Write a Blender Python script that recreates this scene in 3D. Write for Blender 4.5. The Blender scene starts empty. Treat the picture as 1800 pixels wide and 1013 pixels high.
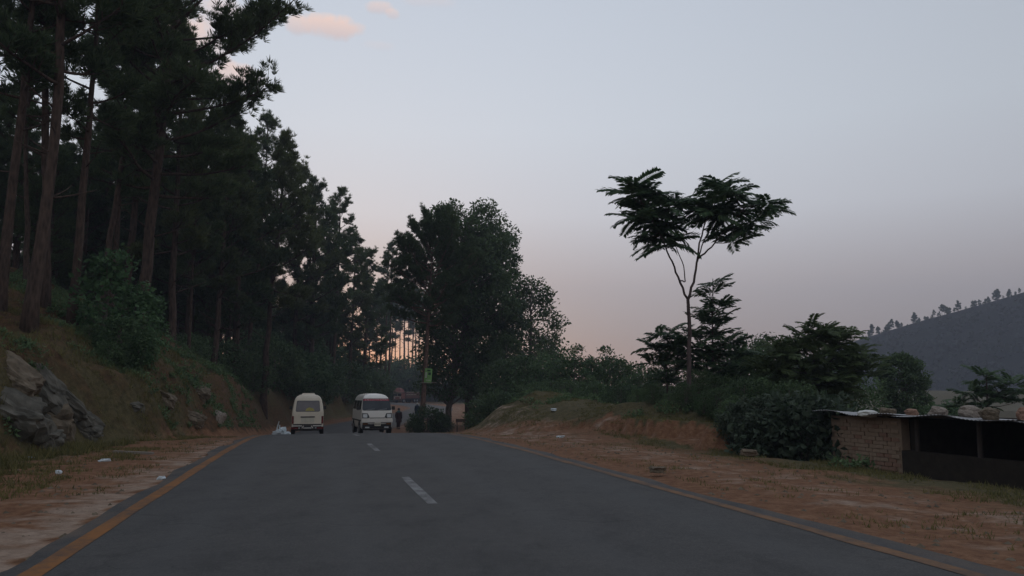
import bpy, bmesh, math, random
import numpy as np
from mathutils import Vector, Matrix, noise as mnoise

random.seed(7)
RNG = np.random.default_rng(11)
SC = bpy.context.scene
COL = SC.collection

# ------------------------------------------------------------------ camera
CAM_Z = 1.3
PITCH = math.atan(183.5 / 1386.0)
cam_data = bpy.data.cameras.new('camera')
cam_data.sensor_width = 36.0
cam_data.lens = 36.0 * 1386.0 / 1800.0
cam_data.clip_start = 0.05
cam_data.clip_end = 5000
cam = bpy.data.objects.new('camera', cam_data)
cam.location = (0, 0, CAM_Z)
cam.rotation_euler = (math.radians(90) + PITCH, 0, 0)
COL.objects.link(cam)
SC.camera = cam

# ------------------------------------------------------------------ world, sun, exposure
SUN_EL = math.radians(3.0)
SUN_AZ = math.atan2(-0.232, 1.0)            # to the left of the view, behind the pines
w = bpy.data.worlds.new('World')
SC.world = w
w.use_nodes = True
wn, wl = w.node_tree.nodes, w.node_tree.links
wn.clear()


def wmath(op, a, b=None, c=None, clamp=False):
    n = wn.new('ShaderNodeMath'); n.operation = op; n.use_clamp = clamp
    for i, v in enumerate((a, b, c)):
        if v is None: continue
        if isinstance(v, (int, float)): n.inputs[i].default_value = v
        else: wl.new(v, n.inputs[i])
    return n.outputs[0]


def wdot(vec, d):
    n = wn.new('ShaderNodeVectorMath'); n.operation = 'DOT_PRODUCT'
    wl.new(vec, n.inputs[0]); n.inputs[1].default_value = d
    return n.outputs['Value']


def wmix(fac, a, b, blend='MIX'):
    n = wn.new('ShaderNodeMix'); n.data_type = 'RGBA'; n.blend_type = blend
    for i, v in ((0, fac), (6, a), (7, b)):
        if isinstance(v, (int, float)): n.inputs[i].default_value = v
        elif isinstance(v, tuple): n.inputs[i].default_value = v
        else: wl.new(v, n.inputs[i])
    return n.outputs[2]


tc = wn.new('ShaderNodeTexCoord')
wd = tc.outputs['Generated']
sep = wn.new('ShaderNodeSeparateXYZ'); wl.new(wd, sep.inputs[0])
sky = wn.new('ShaderNodeTexSky'); sky.sky_type = 'NISHITA'; sky.sun_disc = False
sky.sun_elevation = SUN_EL; sky.sun_rotation = SUN_AZ
ramp = wn.new('ShaderNodeValToRGB')
SKY_STOPS = [(0.0, (0.255, 0.212, 0.232)), (0.06, (0.320, 0.280, 0.300)), (0.14, (0.485, 0.448, 0.475)), (0.22, (0.615, 0.630, 0.690)),
             (0.32, (0.625, 0.672, 0.745)), (0.50, (0.555, 0.610, 0.700)), (1.0, (0.56, 0.64, 0.77))]
e = ramp.color_ramp.elements
e[0].position, e[0].color = SKY_STOPS[0][0], (*SKY_STOPS[0][1], 1)
e[1].position, e[1].color = SKY_STOPS[-1][0], (*SKY_STOPS[-1][1], 1)
for p_, c_ in SKY_STOPS[1:-1]:
    q_ = e.new(p_); q_.color = (*c_, 1)
zpos = wmath('MAXIMUM', sep.outputs[2], 0.0)
wl.new(zpos, ramp.inputs[0])
# the afterglow round the set sun
sd = (math.sin(SUN_AZ), math.cos(SUN_AZ), 0.0)
gl = wmath('POWER', wmath('MAXIMUM', wdot(wd, sd), 0.0), 9.0)
gl_wide = wmath('MULTIPLY', gl, wmath('POWER', 2.718, wmath('MULTIPLY', zpos, -6.0)))
gl_low = wmath('MULTIPLY', wmath('POWER', gl, 24.0), wmath('POWER', 2.718, wmath('MULTIPLY', zpos, -9.0)))
lobe = wmath('MULTIPLY_ADD', wmath('POWER', wmath('MAXIMUM', wdot(wd, sd), 0.0), 2.0), 0.46, 0.54)
lit = wn.new('ShaderNodeVectorMath'); lit.operation = 'SCALE'
wl.new(ramp.outputs[0], lit.inputs[0]); wl.new(wmath('ADD', lobe, wmath('MULTIPLY', zpos, 0.12)), lit.inputs['Scale'])
base = wmix(wmath('MULTIPLY', gl_wide, 0.16), lit.outputs[0], (0.52, 0.33, 0.33, 1))
base = wmix(wmath('MULTIPLY', gl_low, 0.9, clamp=True), base, (1.12, 0.46, 0.33, 1))
# small pink evening clouds
CLOUDS = [((580, 48), 0.040, 0.017, 0.95), ((524, 44), 0.016, 0.013, 0.7), ((664, 13), 0.020, 0.009, 0.6), ((690, 24), 0.010, 0.007, 0.5),
          ((412, 140), 0.035, 0.022, 0.8), ((400, 30), 0.04, 0.02, 0.5), ((320, 70), 0.06, 0.035, 0.8), ((750, 3), 0.035, 0.008, 0.2), ((665, 80), 0.022, 0.007, 0.15)]


def pix_dir(px, py):
    u, v, f = px - 900.0, 506.5 - py, 1386.0
    d = Vector((u, f * math.cos(PITCH) - v * math.sin(PITCH), f * math.sin(PITCH) + v * math.cos(PITCH)))
    return d.normalized()


nz = wn.new('ShaderNodeTexNoise'); nz.inputs['Scale'].default_value = 32.0; nz.inputs['Detail'].default_value = 6.0
nz.inputs['Roughness'].default_value = 0.6
wl.new(wd, nz.inputs['Vector'])
nzv = wmath('MULTIPLY', wmath('SUBTRACT', nz.outputs['Fac'], 0.5), 2.4)
for (px, py), rx, ry, amt in CLOUDS:
    d = pix_dir(px, py)
    right = Vector((d.y, -d.x, 0)).normalized(); up = right.cross(d)
    a = wmath('DIVIDE', wdot(wd, tuple(right)), rx)
    b = wmath('DIVIDE', wmath('SUBTRACT', wdot(wd, tuple(up)), 0.0), ry)
    # flat base: the lower half falls off faster
    r2 = wmath('ADD', wmath('MULTIPLY', a, a), wmath('MULTIPLY', b, b))
    m = wmath('SUBTRACT', wmath('ADD', 1.0, nzv), r2)
    m = wmath('MULTIPLY', wmath('MULTIPLY', m, 1.3, clamp=True), wmath('GREATER_THAN', wdot(wd, tuple(d)), 0.5))
    m = wmath('MULTIPLY', m, amt)
    tint = wmix(wmath('MULTIPLY_ADD', b, 0.5, 0.45, clamp=True), (0.56, 0.50, 0.53, 1), (0.92, 0.66, 0.55, 1))
    base = wmix(m, base, tint)
bg1 = wn.new('ShaderNodeBackground'); wl.new(base, bg1.inputs[0]); bg1.inputs[1].default_value = 1.12
bg2 = wn.new('ShaderNodeBackground'); wl.new(sky.outputs[0], bg2.inputs[0]); bg2.inputs[1].default_value = 0.018
add = wn.new('ShaderNodeAddShader'); wl.new(bg1.outputs[0], add.inputs[0]); wl.new(bg2.outputs[0], add.inputs[1])
out = wn.new('ShaderNodeOutputWorld'); wl.new(add.outputs[0], out.inputs[0])

sun_data = bpy.data.lights.new('sun', 'SUN')
sun_data.energy = 0.5
sun_data.angle = math.radians(25)
sun_data.color = (1.0, 0.72, 0.55)
sun = bpy.data.objects.new('sun', sun_data)
sdir = Vector((math.sin(SUN_AZ) * math.cos(SUN_EL), math.cos(SUN_AZ) * math.cos(SUN_EL), math.sin(SUN_EL)))
sun.rotation_euler = (-sdir).to_track_quat('-Z', 'Y').to_euler()
sun.location = (-30, 120, 60)
COL.objects.link(sun)

SC.view_settings.view_transform = 'Standard'
SC.view_settings.look = 'None'
SC.view_settings.exposure = 0.0
SC.view_settings.gamma = 1.0
SC.view_settings.use_curve_mapping = False
SC.render.engine = 'CYCLES'
SC.cycles.max_bounces = 6
SC.cycles.transparent_max_bounces = 6
SC.cycles.volume_bounces = 0

# ------------------------------------------------------------------ helpers


def at(px, py, Y):
    """World point at depth Y along the ray of a photograph pixel."""
    d = pix_dir(px, py)
    k = Y / d.y
    return Vector((d.x * k, Y, CAM_Z + d.z * k))


def tag(o, label=None, cat=None, group=None, kind=None):
    if label: o['label'] = label
    if cat: o['category'] = cat
    if group: o['group'] = group
    if kind: o['kind'] = kind
    return o


def empty(name, loc, rz=0.0, sc=1.0):
    o = bpy.data.objects.new(name, None)
    o.location = loc; o.rotation_euler = (0, 0, rz); o.scale = (sc, sc, sc)
    o.empty_display_size = 0.2
    COL.objects.link(o)
    return o


def link(name, me, parent=None):
    o = bpy.data.objects.new(name, me)
    COL.objects.link(o)
    if parent is not None: o.parent = parent
    return o


def copy_tree(o, parent=None):
    c = o.copy(); COL.objects.link(c)
    if parent is not None: c.parent = parent
    for ch in [q for q in o.children]:
        copy_tree(ch, c)
    return c


class MB:
    """Collects triangles and quads; build() links them as one mesh object."""
    def __init__(self):
        self.v = []; self.f3 = []; self.f4 = []; self.n = 0

    def add(self, v, f3=None, f4=None):
        v = np.asarray(v, dtype=np.float64).reshape(-1, 3)
        self.v.append(v)
        if f3 is not None and len(f3): self.f3.append(np.asarray(f3, dtype=np.int64).reshape(-1, 3) + self.n)
        if f4 is not None and len(f4): self.f4.append(np.asarray(f4, dtype=np.int64).reshape(-1, 4) + self.n)
        self.n += len(v)

    def box(self, c, s, rot=None, taper=1.0):
        x, y, z = [q / 2 for q in s]
        v = np.array([(-x, -y, -z), (x, -y, -z), (x, y, -z), (-x, y, -z), (-x * taper, -y * taper, z), (x * taper, -y * taper, z), (x * taper, y * taper, z), (-x * taper, y * taper, z)])
        if rot is not None: v = v @ np.array(rot).T
        self.add(v + np.array(c), f4=[(0, 3, 2, 1), (4, 5, 6, 7), (0, 1, 5, 4), (1, 2, 6, 5), (2, 3, 7, 6), (3, 0, 4, 7)])

    def tube(self, path, rad, sides=7, cap=True, lump=0.0):
        p = np.asarray(path, dtype=np.float64); n = len(p)
        r = np.asarray(rad, dtype=np.float64) * np.ones(n)
        tan = np.gradient(p, axis=0); tan /= np.linalg.norm(tan, axis=1)[:, None] + 1e-9
        ref = np.array([1.0, 0, 0]) if abs(tan[0][0]) < 0.8 else np.array([0, 1.0, 0])
        a = np.cross(tan, ref); a /= np.linalg.norm(a, axis=1)[:, None] + 1e-9
        b = np.cross(tan, a)
        ang = np.arange(sides) * 2 * math.pi / sides
        rr = r[:, None] * (1 + lump * (RNG.random((n, sides)) - 0.5))
        v = p[:, None, :] + rr[..., None] * (np.cos(ang)[None, :, None] * a[:, None, :] + np.sin(ang)[None, :, None] * b[:, None, :])
        f = []
        for i in range(n - 1):
            for j in range(sides):
                k = (j + 1) % sides
                f.append((i * sides + j, i * sides + k, (i + 1) * sides + k, (i + 1) * sides + j))
        v = v.reshape(-1, 3)
        t3 = []
        if cap:
            v = np.vstack([v, p[:1], p[-1:]])
            c0, c1 = n * sides, n * sides + 1
            for j in range(sides):
                k = (j + 1) % sides
                t3.append((c0, k, j)); t3.append((c1, (n - 1) * sides + j, (n - 1) * sides + k))
        self.add(v, f3=t3, f4=f)

    def mesh(self, name, mat, smooth=False):
        me = bpy.data.meshes.new(name)
        V = np.vstack(self.v) if self.v else np.zeros((0, 3))
        f3 = np.vstack(self.f3) if self.f3 else np.zeros((0, 3), dtype=np.int64)
        f4 = np.vstack(self.f4) if self.f4 else np.zeros((0, 4), dtype=np.int64)
        me.vertices.add(len(V)); me.vertices.foreach_set('co', V.astype(np.float32).ravel())
        loops = np.concatenate([f3.ravel(), f4.ravel()]).astype(np.int32)
        me.loops.add(len(loops)); me.loops.foreach_set('vertex_index', loops)
        starts = np.concatenate([np.arange(len(f3)) * 3, len(f3) * 3 + np.arange(len(f4)) * 4]).astype(np.int32)
        tot = np.concatenate([np.full(len(f3), 3), np.full(len(f4), 4)]).astype(np.int32)
        me.polygons.add(len(starts)); me.polygons.foreach_set('loop_start', starts)
        try: me.polygons.foreach_set('loop_total', tot)
        except Exception: pass
        me.update(calc_edges=True)
        me.polygons.foreach_set('use_smooth', np.full(len(starts), bool(smooth)))
        me.validate()
        if mat: me.materials.append(mat)
        return me

    def build(self, name, mat, parent=None, smooth=False):
        return link(name, self.mesh(name, mat, smooth), parent)


def vnoise(x, y, seed=0):
    """Vectorised 2-D value noise in -1..1."""
    xi, yi = np.floor(x).astype(np.int64), np.floor(y).astype(np.int64)
    fx, fy = x - xi, y - yi
    fx = fx * fx * (3 - 2 * fx); fy = fy * fy * (3 - 2 * fy)

    def h(a, b):
        n = (a * 374761393 + b * 668265263 + seed * 69069) & 0xffffffff
        n = ((n ^ (n >> 13)) * 1274126177) & 0xffffffff
        return ((n ^ (n >> 16)) & 0xffff) / 32767.5 - 1.0
    a, b, c, d = h(xi, yi), h(xi + 1, yi), h(xi, yi + 1), h(xi + 1, yi + 1)
    return (a * (1 - fx) + b * fx) * (1 - fy) + (c * (1 - fx) + d * fx) * fy


def fbm(x, y, sc, oct=4, seed=0):
    s, a = np.zeros_like(x, dtype=np.float64), 1.0
    for k in range(oct):
        s += a * vnoise(x / sc, y / sc, seed + k * 17); sc *= 0.5; a *= 0.5
    return s


def sstep(x):
    x = np.clip(x, 0, 1)
    return x * x * (3 - 2 * x)


# ------------------------------------------------------------------ materials


def new_mat(name):
    m = bpy.data.materials.new(name); m.use_nodes = True
    nt = m.node_tree
    return m, nt.nodes, nt.links, nt.nodes['Principled BSDF']


def noise_node(N, L, scale, detail=4, rough=0.55, coord='Object', stretch=None):
    t = N.new('ShaderNodeTexCoord')
    n = N.new('ShaderNodeTexNoise'); n.inputs['Scale'].default_value = scale; n.inputs['Detail'].default_value = detail
    n.inputs['Roughness'].default_value = rough
    if stretch:
        mp = N.new('ShaderNodeMapping'); mp.inputs['Scale'].default_value = stretch
        L.new(t.outputs[coord], mp.inputs['Vector']); L.new(mp.outputs[0], n.inputs['Vector'])
    else:
        L.new(t.outputs[coord], n.inputs['Vector'])
    return n.outputs['Fac']


def ramp_node(N, L, fac, stops):
    r = N.new('ShaderNodeValToRGB'); el = r.color_ramp.elements
    el[0].position, el[0].color = stops[0][0], (*stops[0][1], 1)
    el[1].position, el[1].color = stops[-1][0], (*stops[-1][1], 1)
    for p, c in stops[1:-1]:
        q = el.new(p); q.color = (*c, 1)
    L.new(fac, r.inputs[0])
    return r.outputs[0]


def mixc(N, L, fac, a, b, blend='MIX'):
    n = N.new('ShaderNodeMix'); n.data_type = 'RGBA'; n.blend_type = blend
    for i, v in ((0, fac), (6, a), (7, b)):
        if isinstance(v, (int, float)): n.inputs[i].default_value = v
        elif isinstance(v, tuple): n.inputs[i].default_value = (*v[:3], 1)
        else: L.new(v, n.inputs[i])
    return n.outputs[2]


def math_node(N, L, op, a, b=None, clamp=False):
    n = N.new('ShaderNodeMath'); n.operation = op; n.use_clamp = clamp
    for i, v in ((0, a), (1, b)):
        if v is None: continue
        if isinstance(v, (int, float)): n.inputs[i].default_value = v
        else: L.new(v, n.inputs[i])
    return n.outputs[0]


def bump(N, L, B, h, strength, dist=0.02):
    b = N.new('ShaderNodeBump'); b.inputs['Strength'].default_value = strength; b.inputs['Distance'].default_value = dist
    L.new(h, b.inputs['Height']); L.new(b.outputs[0], B.inputs['Normal'])


def simple(name, c1, c2=None, rough=0.7, scale=6.0, metal=0.0, bmp=0.0, spec=0.5, stretch=None, coat=0.0):
    m, N, L, B = new_mat(name)
    c2 = c2 or tuple(q * 0.7 for q in c1)
    f = noise_node(N, L, scale, 5, 0.6, 'Object', stretch)
    L.new(ramp_node(N, L, f, [(0.3, c1), (0.7, c2)]), B.inputs['Base Color'])
    B.inputs['Roughness'].default_value = rough; B.inputs['Metallic'].default_value = metal
    B.inputs['Specular IOR Level'].default_value = spec
    if coat: B.inputs['Coat Weight'].default_value = coat
    if bmp: bump(N, L, B, f, bmp)
    return m


def leaf_mat(name, c_dark, c_light, rough=0.6, transl=0.38, patch=0.6):
    """Leaves: shade per leaf and per patch of crown, some light passing through."""
    m, N, L, B = new_mat(name)
    g = N.new('ShaderNodeNewGeometry')
    oi = N.new('ShaderNodeObjectInfo')
    f = noise_node(N, L, patch, 3)
    v = math_node(N, L, 'ADD', math_node(N, L, 'MULTIPLY', g.outputs['Random Per Island'], 0.45), math_node(N, L, 'MULTIPLY', f, 0.55))
    v = math_node(N, L, 'ADD', v, math_node(N, L, 'MULTIPLY', math_node(N, L, 'SUBTRACT', oi.outputs['Random'], 0.5), 0.25), clamp=True)
    c = ramp_node(N, L, v, [(0.2, c_dark), (0.8, c_light)])
    L.new(c, B.inputs['Base Color']); B.inputs['Roughness'].default_value = rough
    B.inputs['Specular IOR Level'].default_value = 0.14
    t = N.new('ShaderNodeBsdfTranslucent'); L.new(c, t.inputs[0])
    mx = N.new('ShaderNodeMixShader'); mx.inputs[0].default_value = transl
    L.new(B.outputs[0], mx.inputs[1]); L.new(t.outputs[0], mx.inputs[2])
    L.new(mx.outputs[0], N['Material Output'].inputs[0])
    return m


def make_asphalt():
    m, N, L, B = new_mat('asphalt')
    la = N.new('ShaderNodeAttribute'); la.attribute_name = 'lateral'
    lat = math_node(N, L, 'ABSOLUTE', la.outputs['Fac'])
    blot = noise_node(N, L, 1.6, 6, 0.72, 'Object', (1.0, 0.55, 1.0))
    crack = N.new('ShaderNodeTexVoronoi'); crack.feature = 'DISTANCE_TO_EDGE'; crack.inputs['Scale'].default_value = 0.55
    tcc = N.new('ShaderNodeTexCoord'); wob = N.new('ShaderNodeTexNoise'); wob.inputs['Scale'].default_value = 1.4; wob.inputs['Detail'].default_value = 5
    L.new(tcc.outputs['Object'], wob.inputs['Vector'])
    vm = N.new('ShaderNodeMix'); vm.data_type = 'RGBA'; vm.blend_type = 'ADD'; vm.inputs[0].default_value = 1.2
    L.new(tcc.outputs['Object'], vm.inputs[6]); L.new(wob.outputs['Color'], vm.inputs[7]); L.new(vm.outputs[2], crack.inputs['Vector'])
    big = noise_node(N, L, 0.35, 5, 0.6)
    streak = noise_node(N, L, 1.0, 4, 0.6, 'Object', (1.4, 0.12, 1.0))
    grain = noise_node(N, L, 60.0, 3, 0.7)
    mid = noise_node(N, L, 9.0, 5, 0.7)
    c = ramp_node(N, L, big, [(0.3, (0.047, 0.045, 0.044)), (0.7, (0.065, 0.062, 0.060))])
    c = mixc(N, L, math_node(N, L, 'MULTIPLY', streak, 0.55), c, (0.043, 0.041, 0.040))
    c = mixc(N, L, 0.68, c, ramp_node(N, L, grain, [(0.25, (0.021, 0.020, 0.020)), (0.5, (0.056, 0.053, 0.052)), (0.78, (0.150, 0.140, 0.132))]))
    c = mixc(N, L, 0.35, c, ramp_node(N, L, mid, [(0.3, (0.034, 0.032, 0.032)), (0.7, (0.081, 0.077, 0.074))]))
    c = mixc(N, L, 0.75, c, ramp_node(N, L, blot, [(0.28, (0.55, 0.54, 0.54)), (0.5, (1.0, 0.985, 0.96)), (0.74, (1.25, 1.21, 1.16))]), 'MULTIPLY')
    # wheel paths worn lighter, an oily strip between them
    path_ = math_node(N, L, 'ABSOLUTE', math_node(N, L, 'SUBTRACT', math_node(N, L, 'ABSOLUTE', math_node(N, L, 'SUBTRACT', lat, 1.75)), 0.75))
    worn = math_node(N, L, 'SUBTRACT', 1.0, math_node(N, L, 'MULTIPLY', path_, 2.6), clamp=True)
    c = mixc(N, L, math_node(N, L, 'MULTIPLY', worn, math_node(N, L, 'MULTIPLY', streak, 0.55)), c, (0.085, 0.083, 0.082))
    cr_ = math_node(N, L, 'MULTIPLY', math_node(N, L, 'SUBTRACT', 0.016, crack.outputs['Distance']), 60.0, clamp=True)
    c = mixc(N, L, math_node(N, L, 'MULTIPLY', math_node(N, L, 'MULTIPLY', cr_, 0.4), math_node(N, L, 'GREATER_THAN', big, 0.52)), c, (0.018, 0.017, 0.016))
    # dust blown in from the verges
    du = math_node(N, L, 'ADD', math_node(N, L, 'SUBTRACT', lat, 3.55), math_node(N, L, 'MULTIPLY', math_node(N, L, 'SUBTRACT', blot, 0.42), 1.6))
    c = mixc(N, L, math_node(N, L, 'MULTIPLY', du, 1.6, clamp=True), c, (0.125, 0.085, 0.060))
    L.new(c, B.inputs['Base Color']); B.inputs['Roughness'].default_value = 0.82
    B.inputs['Specular IOR Level'].default_value = 0.3
    bump(N, L, B, grain, 0.5, 0.01)
    return m


def make_paint(name, col, wear):
    m, N, L, B = new_mat(name)
    f = noise_node(N, L, 5.0, 7, 0.8)
    g = noise_node(N, L, 1.1, 4, 0.7)
    f = math_node(N, L, 'ADD', math_node(N, L, 'MULTIPLY', f, 0.6), math_node(N, L, 'MULTIPLY', g, 0.4))
    L.new(ramp_node(N, L, f, [(wear - 0.1, (0.048, 0.044, 0.041)), (wear + 0.12, col)]), B.inputs['Base Color'])
    B.inputs['Roughness'].default_value = 0.8
    B.inputs['Specular IOR Level'].default_value = 0.25
    return m


def make_ground():
    m, N, L, B = new_mat('earth_and_grass')
    at_ = N.new('ShaderNodeAttribute'); at_.attribute_name = 'zone'
    sp = N.new('ShaderNodeSeparateColor'); L.new(at_.outputs['Color'], sp.inputs[0])
    n1 = noise_node(N, L, 0.9, 6, 0.65)
    n2 = noise_node(N, L, 6.0, 6, 0.7)
    n3 = noise_node(N, L, 30.0, 4, 0.7)
    n4 = noise_node(N, L, 1.7, 5, 0.65, 'Object', (0.8, 1.1, 1.0))
    forest = ramp_node(N, L, n2, [(0.3, (0.058, 0.037, 0.021)), (0.7, (0.166, 0.089, 0.043))])
    needles = ramp_node(N, L, n2, [(0.28, (0.138, 0.064, 0.035)), (0.5, (0.233, 0.112, 0.059)), (0.75, (0.354, 0.196, 0.111))])
    grass = ramp_node(N, L, n2, [(0.3, (0.062, 0.054, 0.024)), (0.7, (0.165, 0.128, 0.062))])
    dust = ramp_node(N, L, n2, [(0.3, (0.273, 0.184, 0.129)), (0.7, (0.468, 0.341, 0.258))])

    def mask(ch, amp, nn):
        on = math_node(N, L, 'MULTIPLY', sp.outputs[ch], 4.0, clamp=True)
        v = math_node(N, L, 'ADD', sp.outputs[ch], math_node(N, L, 'MULTIPLY', on, math_node(N, L, 'MULTIPLY', math_node(N, L, 'SUBTRACT', nn, 0.5), amp)))
        return math_node(N, L, 'MULTIPLY', math_node(N, L, 'SUBTRACT', v, 0.3), 2.5, clamp=True)
    c = mixc(N, L, mask(1, 1.3, n1), forest, needles)
    c = mixc(N, L, mask(0, 1.6, n1), c, grass)
    c = mixc(N, L, mask(2, 2.0, n4), c, dust)
    c = mixc(N, L, 0.35, c, ramp_node(N, L, n3, [(0.3, (0.25, 0.25, 0.25)), (0.7, (0.95, 0.95, 0.95))]), 'MULTIPLY')
    L.new(c, B.inputs['Base Color']); B.inputs['Roughness'].default_value = 0.95
    B.inputs['Specular IOR Level'].default_value = 0.15
    bump(N, L, B, math_node(N, L, 'ADD', n2, math_node(N, L, 'MULTIPLY', n3, 0.5)), 0.8, 0.06)
    return m


def make_bark(name, c1, c2):
    m, N, L, B = new_mat(name)
    f = noise_node(N, L, 5.0, 6, 0.7, 'Object', (2.4, 2.4, 0.55))
    v = N.new('ShaderNodeTexVoronoi'); v.inputs['Scale'].default_value = 7.0
    t = N.new('ShaderNodeTexCoord'); mp = N.new('ShaderNodeMapping'); mp.inputs['Scale'].default_value = (2.0, 2.0, 0.5)
    L.new(t.outputs['Object'], mp.inputs[0]); L.new(mp.outputs[0], v.inputs['Vector'])
    h = math_node(N, L, 'ADD', f, math_node(N, L, 'MULTIPLY', v.outputs['Distance'], 0.5))
    L.new(ramp_node(N, L, h, [(0.4, c1), (0.95, c2)]), B.inputs['Base Color'])
    B.inputs['Roughness'].default_value = 0.95; B.inputs['Specular IOR Level'].default_value = 0.1
    bump(N, L, B, h, 0.9, 0.04)
    return m


M = {}
M['asphalt'] = make_asphalt()
M['yellow_paint'] = make_paint('yellow_paint', (0.235, 0.095, 0.026), 0.44)
M['yellow_faded'] = make_paint('faded_yellow_paint', (0.200, 0.098, 0.042), 0.46)
M['white_paint'] = make_paint('white_paint', (0.255, 0.25, 0.245), 0.50)
M['ground'] = make_ground()
M['bark'] = make_bark('pine_bark', (0.030, 0.022, 0.018), (0.118, 0.080, 0.062))
M['bark_road'] = make_bark('roadside_pine_bark', (0.060, 0.038, 0.030), (0.215, 0.135, 0.105))
M['bark_stem'] = make_bark('dark_stem_bark', (0.042, 0.032, 0.030), (0.125, 0.092, 0.085))
M['bark_grey'] = make_bark('grey_bark', (0.060, 0.048, 0.042), (0.20, 0.165, 0.145))
M['needle'] = leaf_mat('pine_needles', (0.042, 0.070, 0.034), (0.135, 0.177, 0.075))
M['needle_olive'] = leaf_mat('olive_pine_needles', (0.053, 0.073, 0.033), (0.160, 0.184, 0.073))
M['broadleaf'] = leaf_mat('dark_broad_leaves', (0.040, 0.070, 0.036), (0.128, 0.180, 0.080))
M['bush'] = leaf_mat('bush_leaves', (0.053, 0.096, 0.044), (0.170, 0.240, 0.110))
M['bush_blue'] = leaf_mat('glossy_bush_leaves', (0.055, 0.110, 0.048), (0.150, 0.250, 0.110), 0.55)
M['bush_grey'] = leaf_mat('grey_green_leaves', (0.040, 0.060, 0.036), (0.130, 0.158, 0.105), 0.55)
M['frond'] = leaf_mat('pinnate_leaves', (0.038, 0.075, 0.038), (0.121, 0.183, 0.083), 0.5)
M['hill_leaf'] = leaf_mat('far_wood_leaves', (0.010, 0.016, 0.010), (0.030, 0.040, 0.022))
M['frond_light'] = leaf_mat('light_pinnate_leaves', (0.040, 0.068, 0.028), (0.130, 0.170, 0.070), 0.55)
M['grass'] = leaf_mat('dry_grass_blades', (0.072, 0.080, 0.029), (0.240, 0.200, 0.080), 0.8)
M['rock'] = simple('weathered_rock', (0.052, 0.048, 0.038), (0.175, 0.158, 0.128), 0.95, 2.2, bmp=0.9, spec=0.15)
M['rock_tan'] = simple('tan_rock', (0.080, 0.062, 0.042), (0.220, 0.172, 0.122), 0.95, 2.6, bmp=0.9, spec=0.15)
M['rock_pale'] = simple('pale_rock', (0.20, 0.165, 0.135), (0.36, 0.305, 0.255), 0.95, 5.0, bmp=0.6, spec=0.15)
M['white_sheet'] = simple('white_plastic', (0.52, 0.58, 0.60), (0.70, 0.74, 0.75), 0.5, 3.0)
M['litter_blue'] = simple('blue_plastic', (0.30, 0.42, 0.60), (0.45, 0.55, 0.70), 0.5, 8.0)
M['van_paint'] = simple('aged_white_paint', (0.72, 0.625, 0.49), (0.63, 0.535, 0.41), 0.38, 2.2, coat=0.25)
M['van_paint_front'] = simple('white_van_paint', (0.76, 0.71, 0.64), (0.66, 0.60, 0.53), 0.38, 2.2, coat=0.25)
M['van_dark'] = simple('dark_trim', (0.018, 0.018, 0.019), (0.035, 0.033, 0.032), 0.6, 10.0)
M['glass'] = simple('dark_car_glass', (0.012, 0.015, 0.018), (0.03, 0.034, 0.038), 0.08, 1.4, spec=0.4)
M['rear_glass'] = simple('dusty_rear_glass', (0.10, 0.085, 0.085), (0.155, 0.13, 0.125), 0.2, 2.0, spec=0.6)
M['rubber'] = simple('rubber', (0.014, 0.014, 0.014), (0.03, 0.028, 0.026), 0.9, 20.0)
M['steel'] = simple('dull_steel', (0.35, 0.35, 0.35), (0.22, 0.22, 0.22), 0.4, 12.0, metal=0.6)
M['lamp_glass'] = simple('headlamp_glass', (0.62, 0.62, 0.60), (0.42, 0.42, 0.41), 0.12, 15.0, spec=0.8)
M['red_lens'] = simple('red_lens', (0.16, 0.012, 0.010), (0.09, 0.008, 0.008), 0.25, 10.0)
M['amber_lens'] = simple('amber_lens', (0.22, 0.09, 0.03), (0.15, 0.06, 0.02), 0.25, 10.0)
M['red_banner'] = simple('red_banner', (0.34, 0.022, 0.035), (0.26, 0.018, 0.03), 0.5, 10.0)
M['plate'] = simple('cream_plate', (0.62, 0.56, 0.44), (0.52, 0.47, 0.37), 0.5, 14.0)
M['yellow_cloth'] = simple('yellow_cloth', (0.42, 0.36, 0.10), (0.34, 0.28, 0.08), 0.8, 9.0)
M['truck_red'] = simple('truck_red_paint', (0.20, 0.05, 0.03), (0.12, 0.035, 0.025), 0.6, 3.0)
M['truck_brown'] = simple('truck_brown_wood', (0.13, 0.07, 0.045), (0.07, 0.04, 0.028), 0.8, 4.0)
M['truck_cream'] = simple('truck_cream_paint', (0.42, 0.35, 0.27), (0.30, 0.24, 0.18), 0.6, 5.0)
M['maroon_cloth'] = simple('maroon_cloth', (0.050, 0.022, 0.024), (0.032, 0.015, 0.017), 0.9, 7.0)
M['teal_cloth'] = simple('teal_cloth', (0.050, 0.13, 0.125), (0.035, 0.09, 0.09), 0.9, 7.0)
M['navy_cloth'] = simple('navy_cloth', (0.035, 0.055, 0.085), (0.025, 0.04, 0.06), 0.9, 7.0)
M['white_cloth'] = simple('white_cloth', (0.68, 0.67, 0.62), (0.58, 0.57, 0.53), 0.9, 7.0)
M['skin'] = simple('skin', (0.20, 0.115, 0.075), (0.165, 0.09, 0.06), 0.6, 20.0)
M['hair'] = simple('black_hair', (0.012, 0.010, 0.009), (0.02, 0.017, 0.015), 0.6, 40.0)
M['poster'] = simple('green_poster', (0.24, 0.44, 0.14), (0.17, 0.34, 0.10), 0.7, 3.0)
M['poster_pale'] = simple('pale_poster_print', (0.52, 0.54, 0.42), (0.42, 0.46, 0.34), 0.7, 9.0)
M['poster_dark'] = simple('dark_poster_print', (0.025, 0.07, 0.035), (0.035, 0.09, 0.04), 0.7, 9.0)
M['wood_pale'] = simple('weathered_wood', (0.32, 0.27, 0.22), (0.20, 0.17, 0.14), 0.9, 6.0, stretch=(1, 6, 6))
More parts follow.
